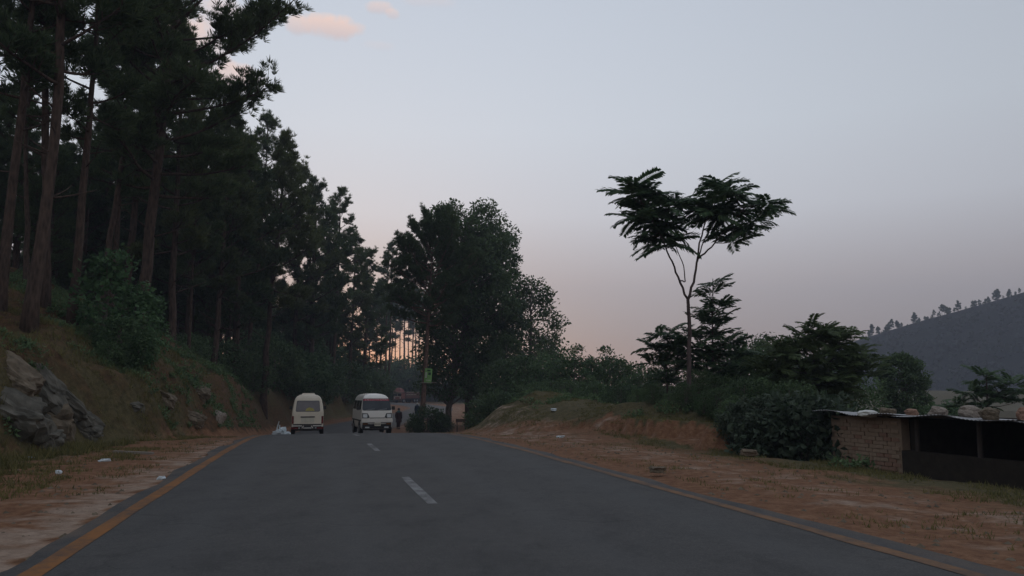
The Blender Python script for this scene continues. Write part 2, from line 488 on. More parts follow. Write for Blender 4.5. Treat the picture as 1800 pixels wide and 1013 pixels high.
M['wood_dark'] = simple('dark_wood', (0.07, 0.05, 0.04), (0.04, 0.03, 0.025), 0.9, 6.0, stretch=(6, 6, 1))
M['brick'] = simple('mud_brick', (0.370, 0.265, 0.188), (0.300, 0.212, 0.150), 0.95, 8.0, bmp=0.4, spec=0.1)
M['brick_red'] = simple('red_mud_brick', (0.320, 0.190, 0.135), (0.255, 0.155, 0.110), 0.95, 8.0, bmp=0.4, spec=0.1)
M['mortar'] = simple('mud_mortar', (0.310, 0.225, 0.160), (0.25, 0.18, 0.128), 0.98, 9.0, bmp=0.4, spec=0.1)
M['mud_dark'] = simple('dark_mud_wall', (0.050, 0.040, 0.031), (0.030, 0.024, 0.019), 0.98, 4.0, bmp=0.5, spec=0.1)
M['tin'] = simple('weathered_tin', (0.40, 0.40, 0.41), (0.22, 0.20, 0.19), 0.5, 2.5, metal=0.35)
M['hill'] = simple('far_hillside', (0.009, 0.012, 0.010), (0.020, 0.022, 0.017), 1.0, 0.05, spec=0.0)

# ------------------------------------------------------------------ road line and terrain
HW = 3.62                        # half width of the asphalt
CL = np.array([(8.8, -30), (1.4, 0), (-1.05, 10), (-3.5, 20), (-5.95, 30), (-8.4, 40), (-11.0, 51), (-13.1, 61), (-13.9, 72), (-13.4, 85), (-12.6, 100),
               (-12.4, 115), (-14.0, 135), (-18.2, 155), (-26.0, 178), (-38.0, 200), (-58, 224), (-90, 250)], dtype=float)


def catmull(P, step=0.5):
    out = []
    for i in range(len(P) - 1):
        p0, p1, p2, p3 = P[max(i - 1, 0)], P[i], P[i + 1], P[min(i + 2, len(P) - 1)]
        n = max(2, int(np.linalg.norm(p2 - p1) / step))
        for k in range(n):
            t = k / n
            out.append(0.5 * ((2 * p1) + (p2 - p0) * t + (2 * p0 - 5 * p1 + 4 * p2 - p3) * t * t + (3 * p1 - p0 - 3 * p2 + p3) * t ** 3))
    out.append(P[-1])
    return np.array(out)


RC = catmull(CL, 0.5)
zk = np.interp(RC[:, 1], [-30, 0, 18, 24, 28, 32, 36, 40, 45, 52, 60, 72, 85, 115, 150, 190, 260],
               [0, 0, 0, -0.06, -0.16, -0.33, -0.52, -0.74, -1.05, -1.42, -1.68, -1.74, -1.62, -1.38, -1.2, -1.08, -0.8])
ker = np.exp(-np.linspace(-2, 2, 17) ** 2); ker /= ker.sum()
RZ = np.convolve(np.pad(zk, 8, mode='edge'), ker, mode='valid')
RT = np.gradient(RC, axis=0); RT /= np.linalg.norm(RT, axis=1)[:, None]
RN = np.stack([RT[:, 1], -RT[:, 0]], axis=1)          # to the right of travel


def road_coords(X, Y):
    X = np.asarray(X, dtype=float).ravel(); Y = np.asarray(Y, dtype=float).ravel()
    t = np.empty(len(X)); idx = np.empty(len(X), dtype=int)
    for a in range(0, len(X), 20000):
        b = min(len(X), a + 20000)
        d2 = (X[a:b, None] - RC[None, :, 0]) ** 2 + (Y[a:b, None] - RC[None, :, 1]) ** 2
        k = d2.argmin(1); idx[a:b] = k
        t[a:b] = (X[a:b] - RC[k, 0]) * RN[k, 0] + (Y[a:b] - RC[k, 1]) * RN[k, 1]
        far = np.sqrt(d2[np.arange(b - a), k])
        t[a:b] = np.where(np.abs(t[a:b]) < far * 0.98, np.sign(t[a:b] + 1e-9) * far, t[a:b])
    return t, idx


def foot_of(y): return np.interp(y, [-30, 0, 8, 14, 18, 20, 22, 24, 27.5, 31, 36, 45, 60, 100, 180], [4.6, 4.4, 4.2, 4.0, 3.7, 3.4, 4.4, 3.6, 2.1, 1.5, 1.1, 0.9, 1.2, 3.0, 4.0])


def scarp(X, Y):
    """Distance behind the eroded edge of the low end of the mound, and along it."""
    d = (X - 3.3) * 0.882 + (Y - 26.2) * 0.471 + 0.55 * vnoise(X / 1.1, Y / 1.1, 61) + 0.2 * vnoise(X / 0.35, Y / 0.35, 62)
    a = (X - 3.3) * 0.471 - (Y - 26.2) * 0.882
    return d, a


def ground_parts(X, Y):
    X = np.asarray(X, dtype=float).ravel(); Y = np.asarray(Y, dtype=float).ravel()
    t, idx = road_coords(X, Y)
    rz = RZ[idx]; yn = RC[idx, 1]
    z = rz - 0.05
    ul = -t - HW; ur = t - HW
    # left bank
    foot = foot_of(yn) + 0.5 * vnoise(X / 2.3, Y / 2.3, 3)
    H = np.interp(yn, [-30, 8, 14, 18, 20, 22, 25, 28, 31, 36, 45, 70, 120, 200], [2.8, 3.2, 3.8, 3.9, 3.3, 2.3, 2.1, 2.2, 2.3, 2.7, 3.3, 3.4, 3.0, 3.0])
    wd_ = np.interp(yn, [0, 14, 18, 23, 30, 60], [2.8, 2.7, 2.5, 1.6, 1.5, 2.2])
    b = sstep((ul - foot) / wd_)
    sl = np.interp(yn, [0, 45, 75, 100], [0.48, 0.48, 0.16, 0.10])
    left = H * b + np.clip(sl * (ul - foot - wd_), 0, np.interp(yn, [0, 45, 80], [6.5, 6.0, 2.0])) - np.clip(0.05 * (ul - 34), 0, 5)
    left += b * (0.45 * fbm(X, Y, 2.6, 4, 5)) + 0.03 * fbm(X, Y, 1.2, 3, 9) * sstep(ul / 1.0)
    z = np.where(ul > 0, z + left, z)
    # right side: verge, mound with a small scarp, drop to the shed, valley
    Ax, Ay, Bx, By = 1.6, 35.5, 6.3, 24.5
    L2 = (Bx - Ax) ** 2 + (By - Ay) ** 2
    k = np.clip(((X - Ax) * (Bx - Ax) + (Y - Ay) * (By - Ay)) / L2, 0, 1)
    dm = np.hypot(X - (Ax + k * (Bx - Ax)), Y - (Ay + k * (By - Ay)))
    near = (Y < Ay + (By - Ay) * k)
    mw = 3.2 - 1.3 * k
    mound = (1.62 - 0.78 * k) * np.exp(-(dm / mw) ** 2)
    # scarp: the near face of the low end is cut steep
    mound = np.where((k > 0.55) & (mound < 0.46), mound * 0.55, mound)
    mound *= 1 + 0.22 * fbm(X, Y, 2.0, 3, 21)
    sd_, sa_ = scarp(X, Y)
    plat = 0.66 * sstep(sd_ / 0.32) * sstep((sa_ + 1.6) / 1.8) * sstep((6.2 - sa_) / 1.6) * sstep((7 - sd_) / 3.5)
    mound = np.maximum(mound, plat)
    right = mound * sstep((ur - 1.0) / 2.0)
    dropn = sstep((ur - np.interp(yn, [0, 20, 24, 28], [6.35, 6.35, 7.5, 9.5])) / 0.55) * np.interp(yn, [19, 26, 32], [1.15, 0.6, 0.0])
    slope = np.clip(ur - np.interp(yn, [20, 30, 60, 110], [9.5, 10.5, 14, 18]), 0, None)
    right -= 0.046 * np.clip(ur - 1.3, 0, 6) * np.interp(yn, [0, 20, 26], [1, 1, 0])
    right += -dropn - np.clip(0.10 * slope, 0, 24) * np.where(yn < 150, 1, 0.15)
    right += 0.05 * fbm(X, Y, 1.5, 4, 31) * sstep(ur / 1.0)
    right += sstep((Y - 195) / 30.0) * 5.0 * sstep((ur - 3) / 8)
    z = np.where(ur > 0, z + right, z)
    return z, t, yn, ul, ur, b, mound, foot


def ground_z(x, y):
    return float(ground_parts([x], [y])[0][0])


def axis_samples(lo, hi, c0, c1, fine, growth):
    out = list(np.arange(c0, c1, fine))
    s, x = fine, c1
    while x < hi: out.append(x); s *= growth; x += s
    out.append(hi)
    s, x, pre = fine, c0, []
    while True:
        s *= growth; x -= s
        if x <= lo: break
        pre.append(x)
    return np.array([lo] + pre[::-1] + out)


gx = axis_samples(-330, 850, -20, 14, 0.22, 1.045)
gy = axis_samples(-40, 950, 3, 42, 0.24, 1.03)
GX, GY = np.meshgrid(gx, gy)
gz, gt, gyn, gul, gur, gb, gm, gfoot = ground_parts(GX, GY)
nx, ny = len(gx), len(gy)
ii = (np.arange(ny - 1)[:, None] * nx + np.arange(nx - 1)[None, :]).ravel()
mb = MB(); mb.add(np.stack([GX.ravel(), GY.ravel(), gz], 1), f4=np.stack([ii, ii + 1, ii + nx + 1, ii + nx], 1))
ground = mb.build('ground', M['ground'], smooth=True); tag(ground, kind='structure')
# zones: R grass, G needle litter / red earth, B pale dust
zr = np.zeros(len(gz)); zg = np.zeros(len(gz)); zb = np.zeros(len(gz))
lv = gul > 0
zg = np.where(lv, np.where(gul < gfoot + 0.3, 0.95, 0.16), 0.55)
zr = np.where(lv, sstep((gul - np.interp(gyn, [0, 10, 20, 30], [1.9, 1.8, 1.6, 1.0])) / 2.2) * np.where(gul < gfoot + 1.0, 0.70, 0.52) * np.where(gul > gfoot + 4, 0.5, 1.0), zr)
zb = np.where(lv, np.exp(-np.clip(gul - 0.2, 0, None) / 1.0) * np.interp(gyn, [0, 20, 30], [0.85, 0.55, 0.1]), zb)
rv = gur > 0
zg = np.where(rv, np.where((gyn > 165) | (gur > 24), 0.12, 0.85), zg)
zr = np.where(rv, np.clip(sstep((gm - 0.25) / 0.5) * 0.75 + sstep((gur - 3.4) / 2.0) * 0.55 * (gyn < 26) + sstep((gur - 9) / 4) * 0.8 + 0.28 * sstep((gur - 1.2) / 2.0), 0, 0.9), zr)
zb = np.where(rv, np.where(gyn < 70, np.exp(-((gur - 2.2) / 1.8) ** 2) * 0.36, np.where(gyn < 150, 0.45 * np.exp(-gur / 6.0), 0.0)), zb)
sd0, sa0 = scarp(GX.ravel(), GY.ravel())
face = (sd0 > -0.25) & (sd0 < 0.42) & (sa0 > -1.2) & (sa0 < 5.8) & rv
zr = np.where(face, 0.0, zr); zg = np.where(face, 1.0, zg); zb = np.where(face, 0.25, zb)
ca = ground.data.color_attributes.new('zone', 'FLOAT_COLOR', 'POINT')
ca.data.foreach_set('color', np.stack([zr, zg, zb, np.ones_like(zr)], 1).astype(np.float32).ravel())


def strip(name, off0, off1, dz, mat, s0=0, s1=None, jag=0.0):
    """A sheet following the road between two lateral offsets."""
    a = slice(s0, s1)
    n = len(RC[a]); cols = max(2, int(abs(off1 - off0) / 0.6) + 1)
    offs = np.linspace(off0, off1, cols)
    O = np.repeat(offs[None, :], n, 0)
    if jag:
        O[:, 0] += jag * vnoise(np.arange(n) / 2.1, np.zeros(n), 41); O[:, -1] += jag * vnoise(np.arange(n) / 2.1, np.zeros(n), 43)
    x = RC[a, 0][:, None] + RN[a, 0][:, None] * O
    y = RC[a, 1][:, None] + RN[a, 1][:, None] * O
    z = np.repeat(RZ[a][:, None], cols, 1) + dz - 0.004 * np.abs(O)
    m_ = MB(); i_ = (np.arange(n - 1)[:, None] * cols + np.arange(cols - 1)[None, :]).ravel()
    f = np.stack([i_, i_ + 1, i_ + cols + 1, i_ + cols], 1) if off1 > off0 else np.stack([i_, i_ + cols, i_ + cols + 1, i_ + 1], 1)
    m_.add(np.stack([x.ravel(), y.ravel(), z.ravel()], 1), f4=f)
    return m_.build(name, mat, smooth=True)


road = strip('road', -HW, HW, 0.0, M['asphalt'], jag=0.09); tag(road, kind='structure')
cols_ = len(road.data.vertices) // len(RC)
road.data.attributes.new('lateral', 'FLOAT', 'POINT').data.foreach_set('value', np.tile(np.linspace(-HW, HW, cols_), len(RC)).astype(np.float32))
tag(strip('road_edge_line', -3.42, -3.25, 0.004, M['yellow_paint'], jag=0.012), kind='structure')
tag(strip('road_edge_line', 3.22, 3.38, 0.004, M['yellow_faded'], jag=0.02), kind='structure')


def s_at_y(y): return int(np.argmin(np.abs(RC[:, 1] - y)))


DASH = [(9.35, 12.3), (17.8, 21.0), (26.6, 29.6), (35.4, 38.4), (44.2, 47.2), (71, 74), (80, 83), (89, 92)]
for y0, y1 in DASH:
    o = strip('lane_dash', -0.062, 0.062, 0.004, M['white_paint'], s_at_y(y0), s_at_y(y1) + 1, jag=0.01)
    tag(o, kind='structure')

# far hill across the valley
RIDGE_Y = 450.0


def ridge_z(x): return np.interp(x, [20, 90, 140, 201, 245, 292, 350, 430, 600, 900], [-22, -6, 8, 30, 43.5, 56.5, 74, 96, 124, 124])


hx = np.arange(20, 900, 5.0); hy = np.concatenate([np.arange(190, 460, 5.0), np.arange(460, 760, 20)])
HX, HY = np.meshgrid(hx, hy)


def hill_z(X, Y):
    up = sstep((Y - 200) / (RIDGE_Y - 200)) ** 1.15
    dn = sstep((Y - RIDGE_Y) / 420.0)
    return -26 + (ridge_z(X) + 26) * np.where(Y < RIDGE_Y, up, 1 - 0.7 * dn) + 2.2 * fbm(X, Y, 45, 4, 51) * np.clip(up * 2 * (1 - up) + 0.15, 0, 1)


hz = hill_z(HX, HY)
mb = MB(); i_ = (np.arange(len(hy) - 1)[:, None] * len(hx) + np.arange(len(hx) - 1)[None, :]).ravel()
mb.add(np.stack([HX.ravel(), HY.ravel(), hz.ravel()], 1), f4=np.stack([i_, i_ + 1, i_ + len(hx) + 1, i_ + len(hx)], 1))
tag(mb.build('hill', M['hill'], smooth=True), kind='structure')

# ------------------------------------------------------------------ vegetation builders


def unit(v): return v / (np.linalg.norm(v, axis=-1, keepdims=True) + 1e-9)


def rvec(n): return unit(RNG.normal(size=(n, 3)))


def blades(m_, C, D, per, length, width, spread=0.8, lift=0.0):
    """Needle brushes: PER thin triangles round every point C, leaning along D."""
    n = len(C)
    c = np.repeat(C, per, 0); d = np.repeat(D, per, 0)
    d = unit(d * 0.8 + rvec(n * per) * spread + np.array([0, 0, lift]))
    ln = length * (0.6 + 0.7 * RNG.random(n * per))[:, None]
    s = unit(np.cross(d, rvec(n * per))) * width * (0.6 + 0.8 * RNG.random(n * per))[:, None]
    v = np.stack([c + d * ln * 0.08, c + d * ln * 0.6 + s, c + d * ln, c + d * ln * 0.55 - s], 1).reshape(-1, 3)
    i0 = np.arange(n * per) * 4
    m_.add(v, f4=np.stack([i0, i0 + 1, i0 + 2, i0 + 3], 1))


def leaves(m_, C, D, length, width, spread=1.0, droop=0.25):
    n = len(C)
    d = unit(D * 0.5 + rvec(n) * spread - np.array([0, 0, droop]))
    s = unit(np.cross(d, rvec(n) * 0.7 + np.array([0, 0, 1.0]))) * width * (0.6 + 0.8 * RNG.random(n))[:, None]
    ln = length * (0.6 + 0.8 * RNG.random(n))[:, None]
    nrm = np.cross(d, s); nrm = unit(nrm) * ln * 0.12
    v = np.stack([C, C + d * ln * 0.45 + s + nrm, C + d * ln, C + d * ln * 0.45 - s + nrm], 1).reshape(-1, 3)
    i0 = np.arange(n) * 4
    m_.add(v, f3=np.concatenate([np.stack([i0, i0 + 1, i0 + 2], 1), np.stack([i0, i0 + 2, i0 + 3], 1)]))


def limb_path(p0, az, elev, length, n=6, sag=0.0, curl=0.25):
    p = [np.array(p0, dtype=float)]; a, e_ = az, elev
    for k in range(n):
        a += RNG.normal() * 0.13; e_ += curl / n + RNG.normal() * 0.06 - sag / n
        st = length / n
        p.append(p[-1] + st * np.array([math.cos(a) * math.cos(e_), math.sin(a) * math.cos(e_), math.sin(e_)]))
    return np.array(p)


def pine_meshes(tag_, h, r0, base, R, nlimb, lean=(0, 0), bend=0.25, prof=None, bias=None, per=22, clen=0.27, cw=0.015, dens=1.55, mat=None, dead=4, bark=None):
    """Trunk mesh (with limbs) and crown mesh of one pine, foot at the origin."""
    tr, cr = MB(), MB()
    n = 14
    zs = np.linspace(-0.5, h, n)
    f = zs / h
    wob = np.cumsum(RNG.normal(size=(n, 2)) * 0.02 * bend * h / 4, 0)
    path = np.stack([lean[0] * f * h + wob[:, 0], lean[1] * f * h + wob[:, 1], zs], 1)
    path[:2, :2] *= 0.2
    rad = r0 * (1 - 0.82 * np.clip(f, 0, 1) ** 0.9); rad[0] *= 1.5; rad[1] *= 1.12
    tr.tube(path, rad, 10, lump=0.14)

    def P(fr): return np.array([np.interp(fr * h, zs, path[:, k]) for k in range(3)])
    prof = prof or (lambda q: (0.55 + 0.9 * q) if q < 0.4 else max(0.18, 0.91 - 0.85 * (q - 0.4) / 0.6 * 0.9))
    C, D = [], []
    az = RNG.random() * 6.28
    for i in range(nlimb):
        q = (i + RNG.random() * 0.9) / nlimb
        fr = base + (0.985 - base) * q
        az += 2.4 + RNG.normal() * 0.35
        L_ = R * prof(q) * (0.65 + 0.55 * RNG.random())
        if bias is not None: L_ *= max(0.25, 1 + bias[1] * math.cos(az - bias[0]))
        el = 0.05 + 0.75 * q + RNG.normal() * 0.12
        lp = limb_path(P(fr), az, el, L_, 6, curl=0.35)
        rl = max(0.018, r0 * 0.33 * (1 - 0.6 * q)) * np.linspace(1, 0.25, 7)
        tr.tube(lp, rl, 5)
        ns = int(4 + 3.2 * L_)
        for k in range(ns):
            g = 0.35 + 0.65 * (k + RNG.random()) / ns
            b0 = np.array([np.interp(g * 6, np.arange(7), lp[:, c]) for c in range(3)])
            dl = unit(lp[6] - lp[3])
            sl = (0.30 + 0.26 * RNG.random()) * min(L_, 2.8) * (1.15 - 0.5 * g)
            sa = az + RNG.choice([-1, 1]) * (0.5 + 0.7 * RNG.random())
            sp_ = limb_path(b0, sa, el * 0.6 + 0.25 + RNG.normal() * 0.2, sl, 3, curl=0.5)
            tr.tube(sp_, [0.02, 0.014, 0.009, 0.005], 3, cap=False)
            nc = max(3, int(dens * (2.2 + 4.0 * sl)))
            for _ in range(nc):
                t_ = 0.35 + 0.65 * RNG.random()
                c = np.array([np.interp(t_ * 3, np.arange(4), sp_[:, c_]) for c_ in range(3)]) + RNG.normal(size=3) * 0.11
                C.append(c); D.append(unit(sp_[3] - sp_[0] + np.array([0, 0, 0.3])))
        for _ in range(max(2, int(3 * dens))):
            C.append(lp[6] + RNG.normal(size=3) * 0.12); D.append(unit(lp[6] - lp[4] + np.array([0, 0, 0.2])))
    for _ in range(int(14 * dens)):
        C.append(P(0.97) + RNG.normal(size=3) * np.array([0.3, 0.3, 0.35])); D.append(np.array([0, 0, 1.0]))
    for i in range(dead):
        fr = base * (0.45 + 0.5 * RNG.random())
        lp = limb_path(P(fr), RNG.random() * 6.28, 0.1 + 0.3 * RNG.random(), 0.5 + 1.1 * RNG.random(), 4)
        tr.tube(lp, np.linspace(0.035, 0.008, 5), 4)
    C, D = np.array(C), np.array(D)
    blades(cr, C, D, per, clen, cw, 0.75, 0.12)
    return tr.mesh(tag_ + '_trunk', bark or M['bark'], True), cr.mesh(tag_ + '_crown', mat or M['needle'])


def broadleaf_meshes(tag_, h, r0, base, R, ntip, leaf=(0.16, 0.05), per=42, mat=None, shape=None, puff=0.42, stems=1, bark=None):
    tr, cr = MB(), MB()
    C, D = [], []
    shape = shape or (lambda q: math.sqrt(max(0.0, 1 - (2 * q - 0.9) ** 2 / 1.21)) * 1.0)
    trunks = []
    for s_ in range(stems):
        lx, ly = (RNG.normal() * 0.05 * h, RNG.normal() * 0.05 * h) if stems > 1 else (RNG.normal() * 0.02 * h, RNG.normal() * 0.02 * h)
        zs = np.linspace(-0.3, h * 0.92, 9)
        f = np.clip(zs / h, 0, 1)
        path = np.stack([lx * f + np.cumsum(RNG.normal(size=9)) * 0.012 * h, ly * f + np.cumsum(RNG.normal(size=9)) * 0.012 * h, zs], 1)
        path[:2, :2] *= 0.3
        tr.tube(path, r0 * (1 - 0.85 * f), 8, lump=0.12)
        trunks.append((zs, path))
    for i in range(ntip):
        q = (i + RNG.random()) / ntip
        z = h * (base + (1 - base) * q)
        az = i * 2.4 + RNG.normal() * 0.4
        r = R * shape(q) * (0.45 + 0.62 * RNG.random() ** 0.6)
        shoot = stems > 1 and RNG.random() < 0.16
        if shoot: r *= 1.25; z = min(h * 1.12, z * (1.05 + 0.15 * RNG.random()))
        zs, path = trunks[i % stems]
        zr_ = max(h * base * 0.7, z - r * (0.5 + 0.4 * RNG.random()))
        p0 = np.array([np.interp(zr_, zs, path[:, k]) for k in range(3)])
        ax = np.array([np.interp(z, zs, path[:, k]) for k in range(3)])
        tip = np.array([ax[0] + r * math.cos(az), ax[1] + r * math.sin(az), z])
        mid = (p0 + tip) / 2 + np.array([0, 0, 0.12 * r]) + RNG.normal(size=3) * 0.05 * r
        tr.tube(np.array([p0, (p0 + mid) / 2 + RNG.normal(size=3) * 0.03 * r, mid, tip]), np.array([0.4, 0.3, 0.2, 0.08]) * r0 * 0.6, 4, cap=False)
        out_ = unit(tip - ax + np.array([0, 0, 0.3 * R]))
        pf = puff * R * (0.7 + 0.6 * RNG.random()) * (0.62 if shoot else 1.0)
        k = int(per * (0.7 + 0.6 * RNG.random()))
        off = rvec(k) * (RNG.random(k) ** 0.45)[:, None] * pf * np.array([1, 1, 0.72])
        C.append(tip + off); D.append(unit(off + out_ * pf * 0.5))
    leaves(cr, np.vstack(C), np.vstack(D), leaf[0], leaf[1])
    return tr.mesh(tag_ + '_trunk', bark or M['bark_grey'], True), cr.mesh(tag_ + '_crown', mat or M['broadleaf'])


def plant(name, meshes, loc, rz, sc, label, cat='tree', group=None, stem='trunk', crown='crown'):
    r = empty(name, loc, rz, sc)
    link(stem, meshes[0], r); link(crown, meshes[1], r)
    tag(r, label, cat, group)
    return r


def proj(X, Y, z):
    """Photograph pixel of a world point."""
    c, s = math.cos(PITCH), math.sin(PITCH)
    dz = z - CAM_Z
    f = Y * c + dz * s; v = dz * c - Y * s
    return 900 + 1386 * X / f, 506.5 - 1386 * v / f


# ------------------------------------------------------------------ pines
PINES = [
    (pine_meshes('tall_pine', 15.0, 0.165, 0.42, 2.7, 26, bend=0.5), 15.0),
    (pine_meshes('leafy_pine', 14.0, 0.165, 0.28, 2.6, 32, bend=0.6, mat=M['needle_olive']), 14.0),
    (pine_meshes('slim_pine', 16.0, 0.145, 0.48, 2.3, 24, bend=0.7), 16.0),
    (pine_meshes('low_pine', 12.0, 0.19, 0.20, 2.6, 32, bend=0.5), 12.0),
]
THIN = (pine_meshes('thin_pine', 17.0, 0.15, 0.60, 1.7, 16, bend=0.5, dens=1.2, dead=5), 17.0)


def depth_for(px, u):
    """Depth at which the sight line of column px stands u metres beyond the left road edge."""
    Ys = np.arange(8, 190, 0.5)
    t_, _ = road_coords((px - 900) / 1398 * Ys, Ys)
    k = np.argmax((-t_ - HW) >= u)
    return float(Ys[k])


def pine_at(px, Y, top, k, label, group=None, rz=None, sc=None, u=None):
    if u is not None: Y = depth_for(px, u)
    X = at(px, 690, Y).x
    z = ground_z(X, Y)
    me, h = k
    if sc is None: sc = (at(px, top, Y).z - z) / h
    return plant('pine_tree', me, (X, Y, z - 0.1), RNG.random() * 6.28 if rz is None else rz, sc, label, 'tree', group)


# the tall pine at the verge top whose crown reaches out over the road
hero = pine_meshes('verge_pine', 19.5, 0.225, 0.27, 4.5, 66, lean=(0.055, -0.01), bend=0.4, bias=(0.0, 0.42), dens=1.7,
                   prof=lambda q: 0.50 + 0.55 * min(1, q * 2.2) - 0.30 * max(0, q - 0.75))
hy_ = depth_for(236, 6.0); X = at(236, 690, hy_).x
plant('pine_tree', hero, (X, hy_, ground_z(X, hy_) - 0.2), 0.0, 1.33, 'tall dark pine whose broad upper crown reaches furthest right over the road')
G1 = 'pines standing on the left bank'
near = pine_meshes('near_pine', 17.0, 0.165, 0.36, 2.8, 34, lean=(0.014, 0.0), bend=0.3, dead=7)
hy_ = depth_for(42, 6.4); X = at(42, 690, hy_).x
plant('pine_tree', near, (X, hy_, ground_z(X, hy_) - 0.15), 0.4, 1.3, 'nearest thick reddish pine trunk above the grey rock face', 'tree', G1)
for px, u_, top, k_, lb in [
        (66, 7.4, -330, 2, 'dark pine trunk close behind the nearest thick reddish trunk'),
        (-14, 7.6, -300, 0, 'pine cut by the picture edge at far left'),
        (117, 6.4, -170, 0, 'straight bare pine trunk between the reddish trunk and the leafy bush'),
        (168, 7.6, -110, 2, 'slender pine trunk rising behind the leafy green bush'),
        (213, 8.4, -60, 0, 'slender pine just left of the tall overhanging pine'),
        (296, 6.0, 40, 1, 'leafy dark pine just right of the tall overhanging pine'),
        (325, 7.5, 120, 3, 'low branched dark pine under the overhanging crown'),
        (372, 5.0, 190, 1, 'olive pine below the edge of the overhanging crown'),
        (410, 4.0, 235, 3, 'dense dark pine between the olive pine and the leaning pale trunk'),
        (432, 7.0, 200, 2, 'slim pine standing back behind the leaning pale trunk')]:
    pine_at(px, 0, top, PINES[k_], lb, G1, u=u_)
bent = pine_meshes('bent_pine', 13.5, 0.17, 0.36, 2.3, 34, lean=(0.06, 0.0), bend=0.9, mat=M['needle_olive'], dens=1.7)
pine_at(463, 0, 240, (bent, 13.5), 'leaning pale trunked pine with the highest crown left of the vans', G1, rz=0.1, u=2.4)
pine_at(514, 0, 285, PINES[1], 'pine right behind the leaning pale trunked pine', G1, u=5.5)
pine_at(545, 0, 322, PINES[3], 'full crowned pine above the white van driving away', G1, u=4.5)
pine_at(584, 0, 335, PINES[0], 'pine at the step in the treeline above the two vans', G1, u=4.5)
pine_at(612, 0, 408, PINES[1], 'smaller pine on the falling edge of the left treeline', G1, u=4.5)
pine_at(640, 0, 452, PINES[3], 'last pine of the left treeline before the gap of sky', G1, u=4.0)
G2 = 'thin pines round the glowing gap in the trees'
for i, (px, Y, top) in enumerate([(662, 150, 500), (676, 134, 432), (683, 128, 425), (710, 222, 480), (724, 215, 470), (736, 218, 480), (668, 158, 500), (701, 228, 500), (648, 158, 500), (686, 220, 500), (640, 148, 480), (717, 235, 505), (730, 240, 510), (694, 236, 515)]):
    pine_at(px, Y, top, THIN if i % 3 else PINES[0], 'thin far pine with a bare trunk against the orange glow', G2)

for i in range(20):
    px = -30 + i * 24 + RNG.normal() * 6
    pine_at(px, 0, 215 + 70 * RNG.random() + (40 if px > 330 else 0), PINES[3], 'low branched dark pine in the shade behind the first trunks of the left bank', 'low pines behind the first trunks', u=float(10.5 + 6 * RNG.random()))
# forest behind the first row
ENV_X = [-400, 430, 455, 500, 545, 575, 600, 622, 640, 655, 700]
ENV_Y = [-500, 120, 250, 275, 285, 320, 370, 420, 470, 520, 560]
placed = []
tries = 0
while len(placed) < 175 and tries < 9000:
    tries += 1
    Y = 16 + 150 * RNG.random() ** 1.3
    u = 5.0 + 42 * RNG.random() if len(placed) < 110 else 14.0 + 50 * RNG.random()
    k = s_at_y(Y)
    p = RC[k] - RN[k] * (HW + u)
    if p[1] < 12: continue
    t_, _ = road_coords([p[0]], [p[1]])
    if t_[0] > -HW - 4.0: continue
    px, _py = proj(p[0], p[1], 3.0)
    if px < -260 or px > 636 or (px < 30 and p[1] < 26): continue
    if any((p[0] - a) ** 2 + (p[1] - b) ** 2 < 2.6 ** 2 for a, b in placed): continue
    if px < 250 and p[1] < 30 and RNG.random() < 0.6: continue
    z = ground_z(p[0], p[1])
    me, h = PINES[RNG.integers(0, 4)] if len(placed) < 110 else PINES[3 if RNG.random() < 0.7 else 1]
    cr_px = 2.2 * 1386 / p[1]
    lim = float(np.interp(px + cr_px, ENV_X, ENV_Y)) + 25
    hmax = (690 - lim) / 1398 * p[1] + CAM_Z - z
    sc = min(0.8 + 0.5 * RNG.random(), hmax / h)
    if sc < 0.5: continue
    placed.append((p[0], p[1]))
    plant('pine_tree', me, (p[0], p[1], z - 0.1), RNG.random() * 6.28, sc, 'dark pine among the crowd of pines filling the left hillside', 'tree', 'crowded pines of the left hillside')

# ------------------------------------------------------------------ the big tree group right of the vans
road_pine = pine_meshes('roadside_pine', 17.6, 0.25, 0.50, 4.3, 56, lean=(0.055, 0.0), bend=0.2, dens=1.9, dead=2, bark=M['bark_road'],
                        prof=lambda q: 0.75 + 0.35 * math.sin(math.pi * min(1, q * 1.25)) - 0.55 * max(0, q - 0.55))
RPX, RPY = at(741, 690, 62).x, 62.0
RPZ = ground_z(RPX, RPY)
plant('pine_tree', road_pine, (RPX, RPY, RPZ - 0.1), 0.0, 0.93, 'big leaning roadside pine with a green poster on its trunk')


def leafy_at(name, px, Y, top, me, h, label, cat='tree', group=None, stem='trunk', crown='crown', rz=None):
    X = at(px, 690, Y).x; z = ground_z(X, Y)
    sc = (at(px, top, Y).z - z) / h
    return plant(name, me, (X, Y, z - 0.08), RNG.random() * 6.28 if rz is None else rz, sc, label, cat, group, stem, crown)


BL = broadleaf_meshes('round_broadleaf', 16.0, 0.34, 0.24, 3.3, 190, (0.24, 0.085), 100, puff=0.27, shape=lambda q: 0.8 + 0.25 * math.sin(3.14 * min(1, q + 0.05)) - 0.45 * max(0, q - 0.65))
BL2 = broadleaf_meshes('poplar', 16.0, 0.26, 0.16, 2.6, 170, (0.22, 0.08), 95, puff=0.30, shape=lambda q: 0.75 + 0.3 * math.sin(3.14 * min(1, q + 0.1)) - 0.4 * max(0, q - 0.7))
leafy_at('broadleaf_tree', 786, 68, 392, BL2, 16.0, 'dark leafy tree right behind the leaning roadside pine')
leafy_at('broadleaf_tree', 822, 72, 366, BL, 16.0, 'broad dark leafy tree in the middle of the big roadside clump')
leafy_at('broadleaf_tree', 872, 74, 396, BL2, 16.0, 'dark leafy tree forming the upright right edge of the big clump')
SMALL = broadleaf_meshes('small_broadleaf', 9.0, 0.16, 0.2, 2.0, 85, (0.20, 0.075), 75, puff=0.34)
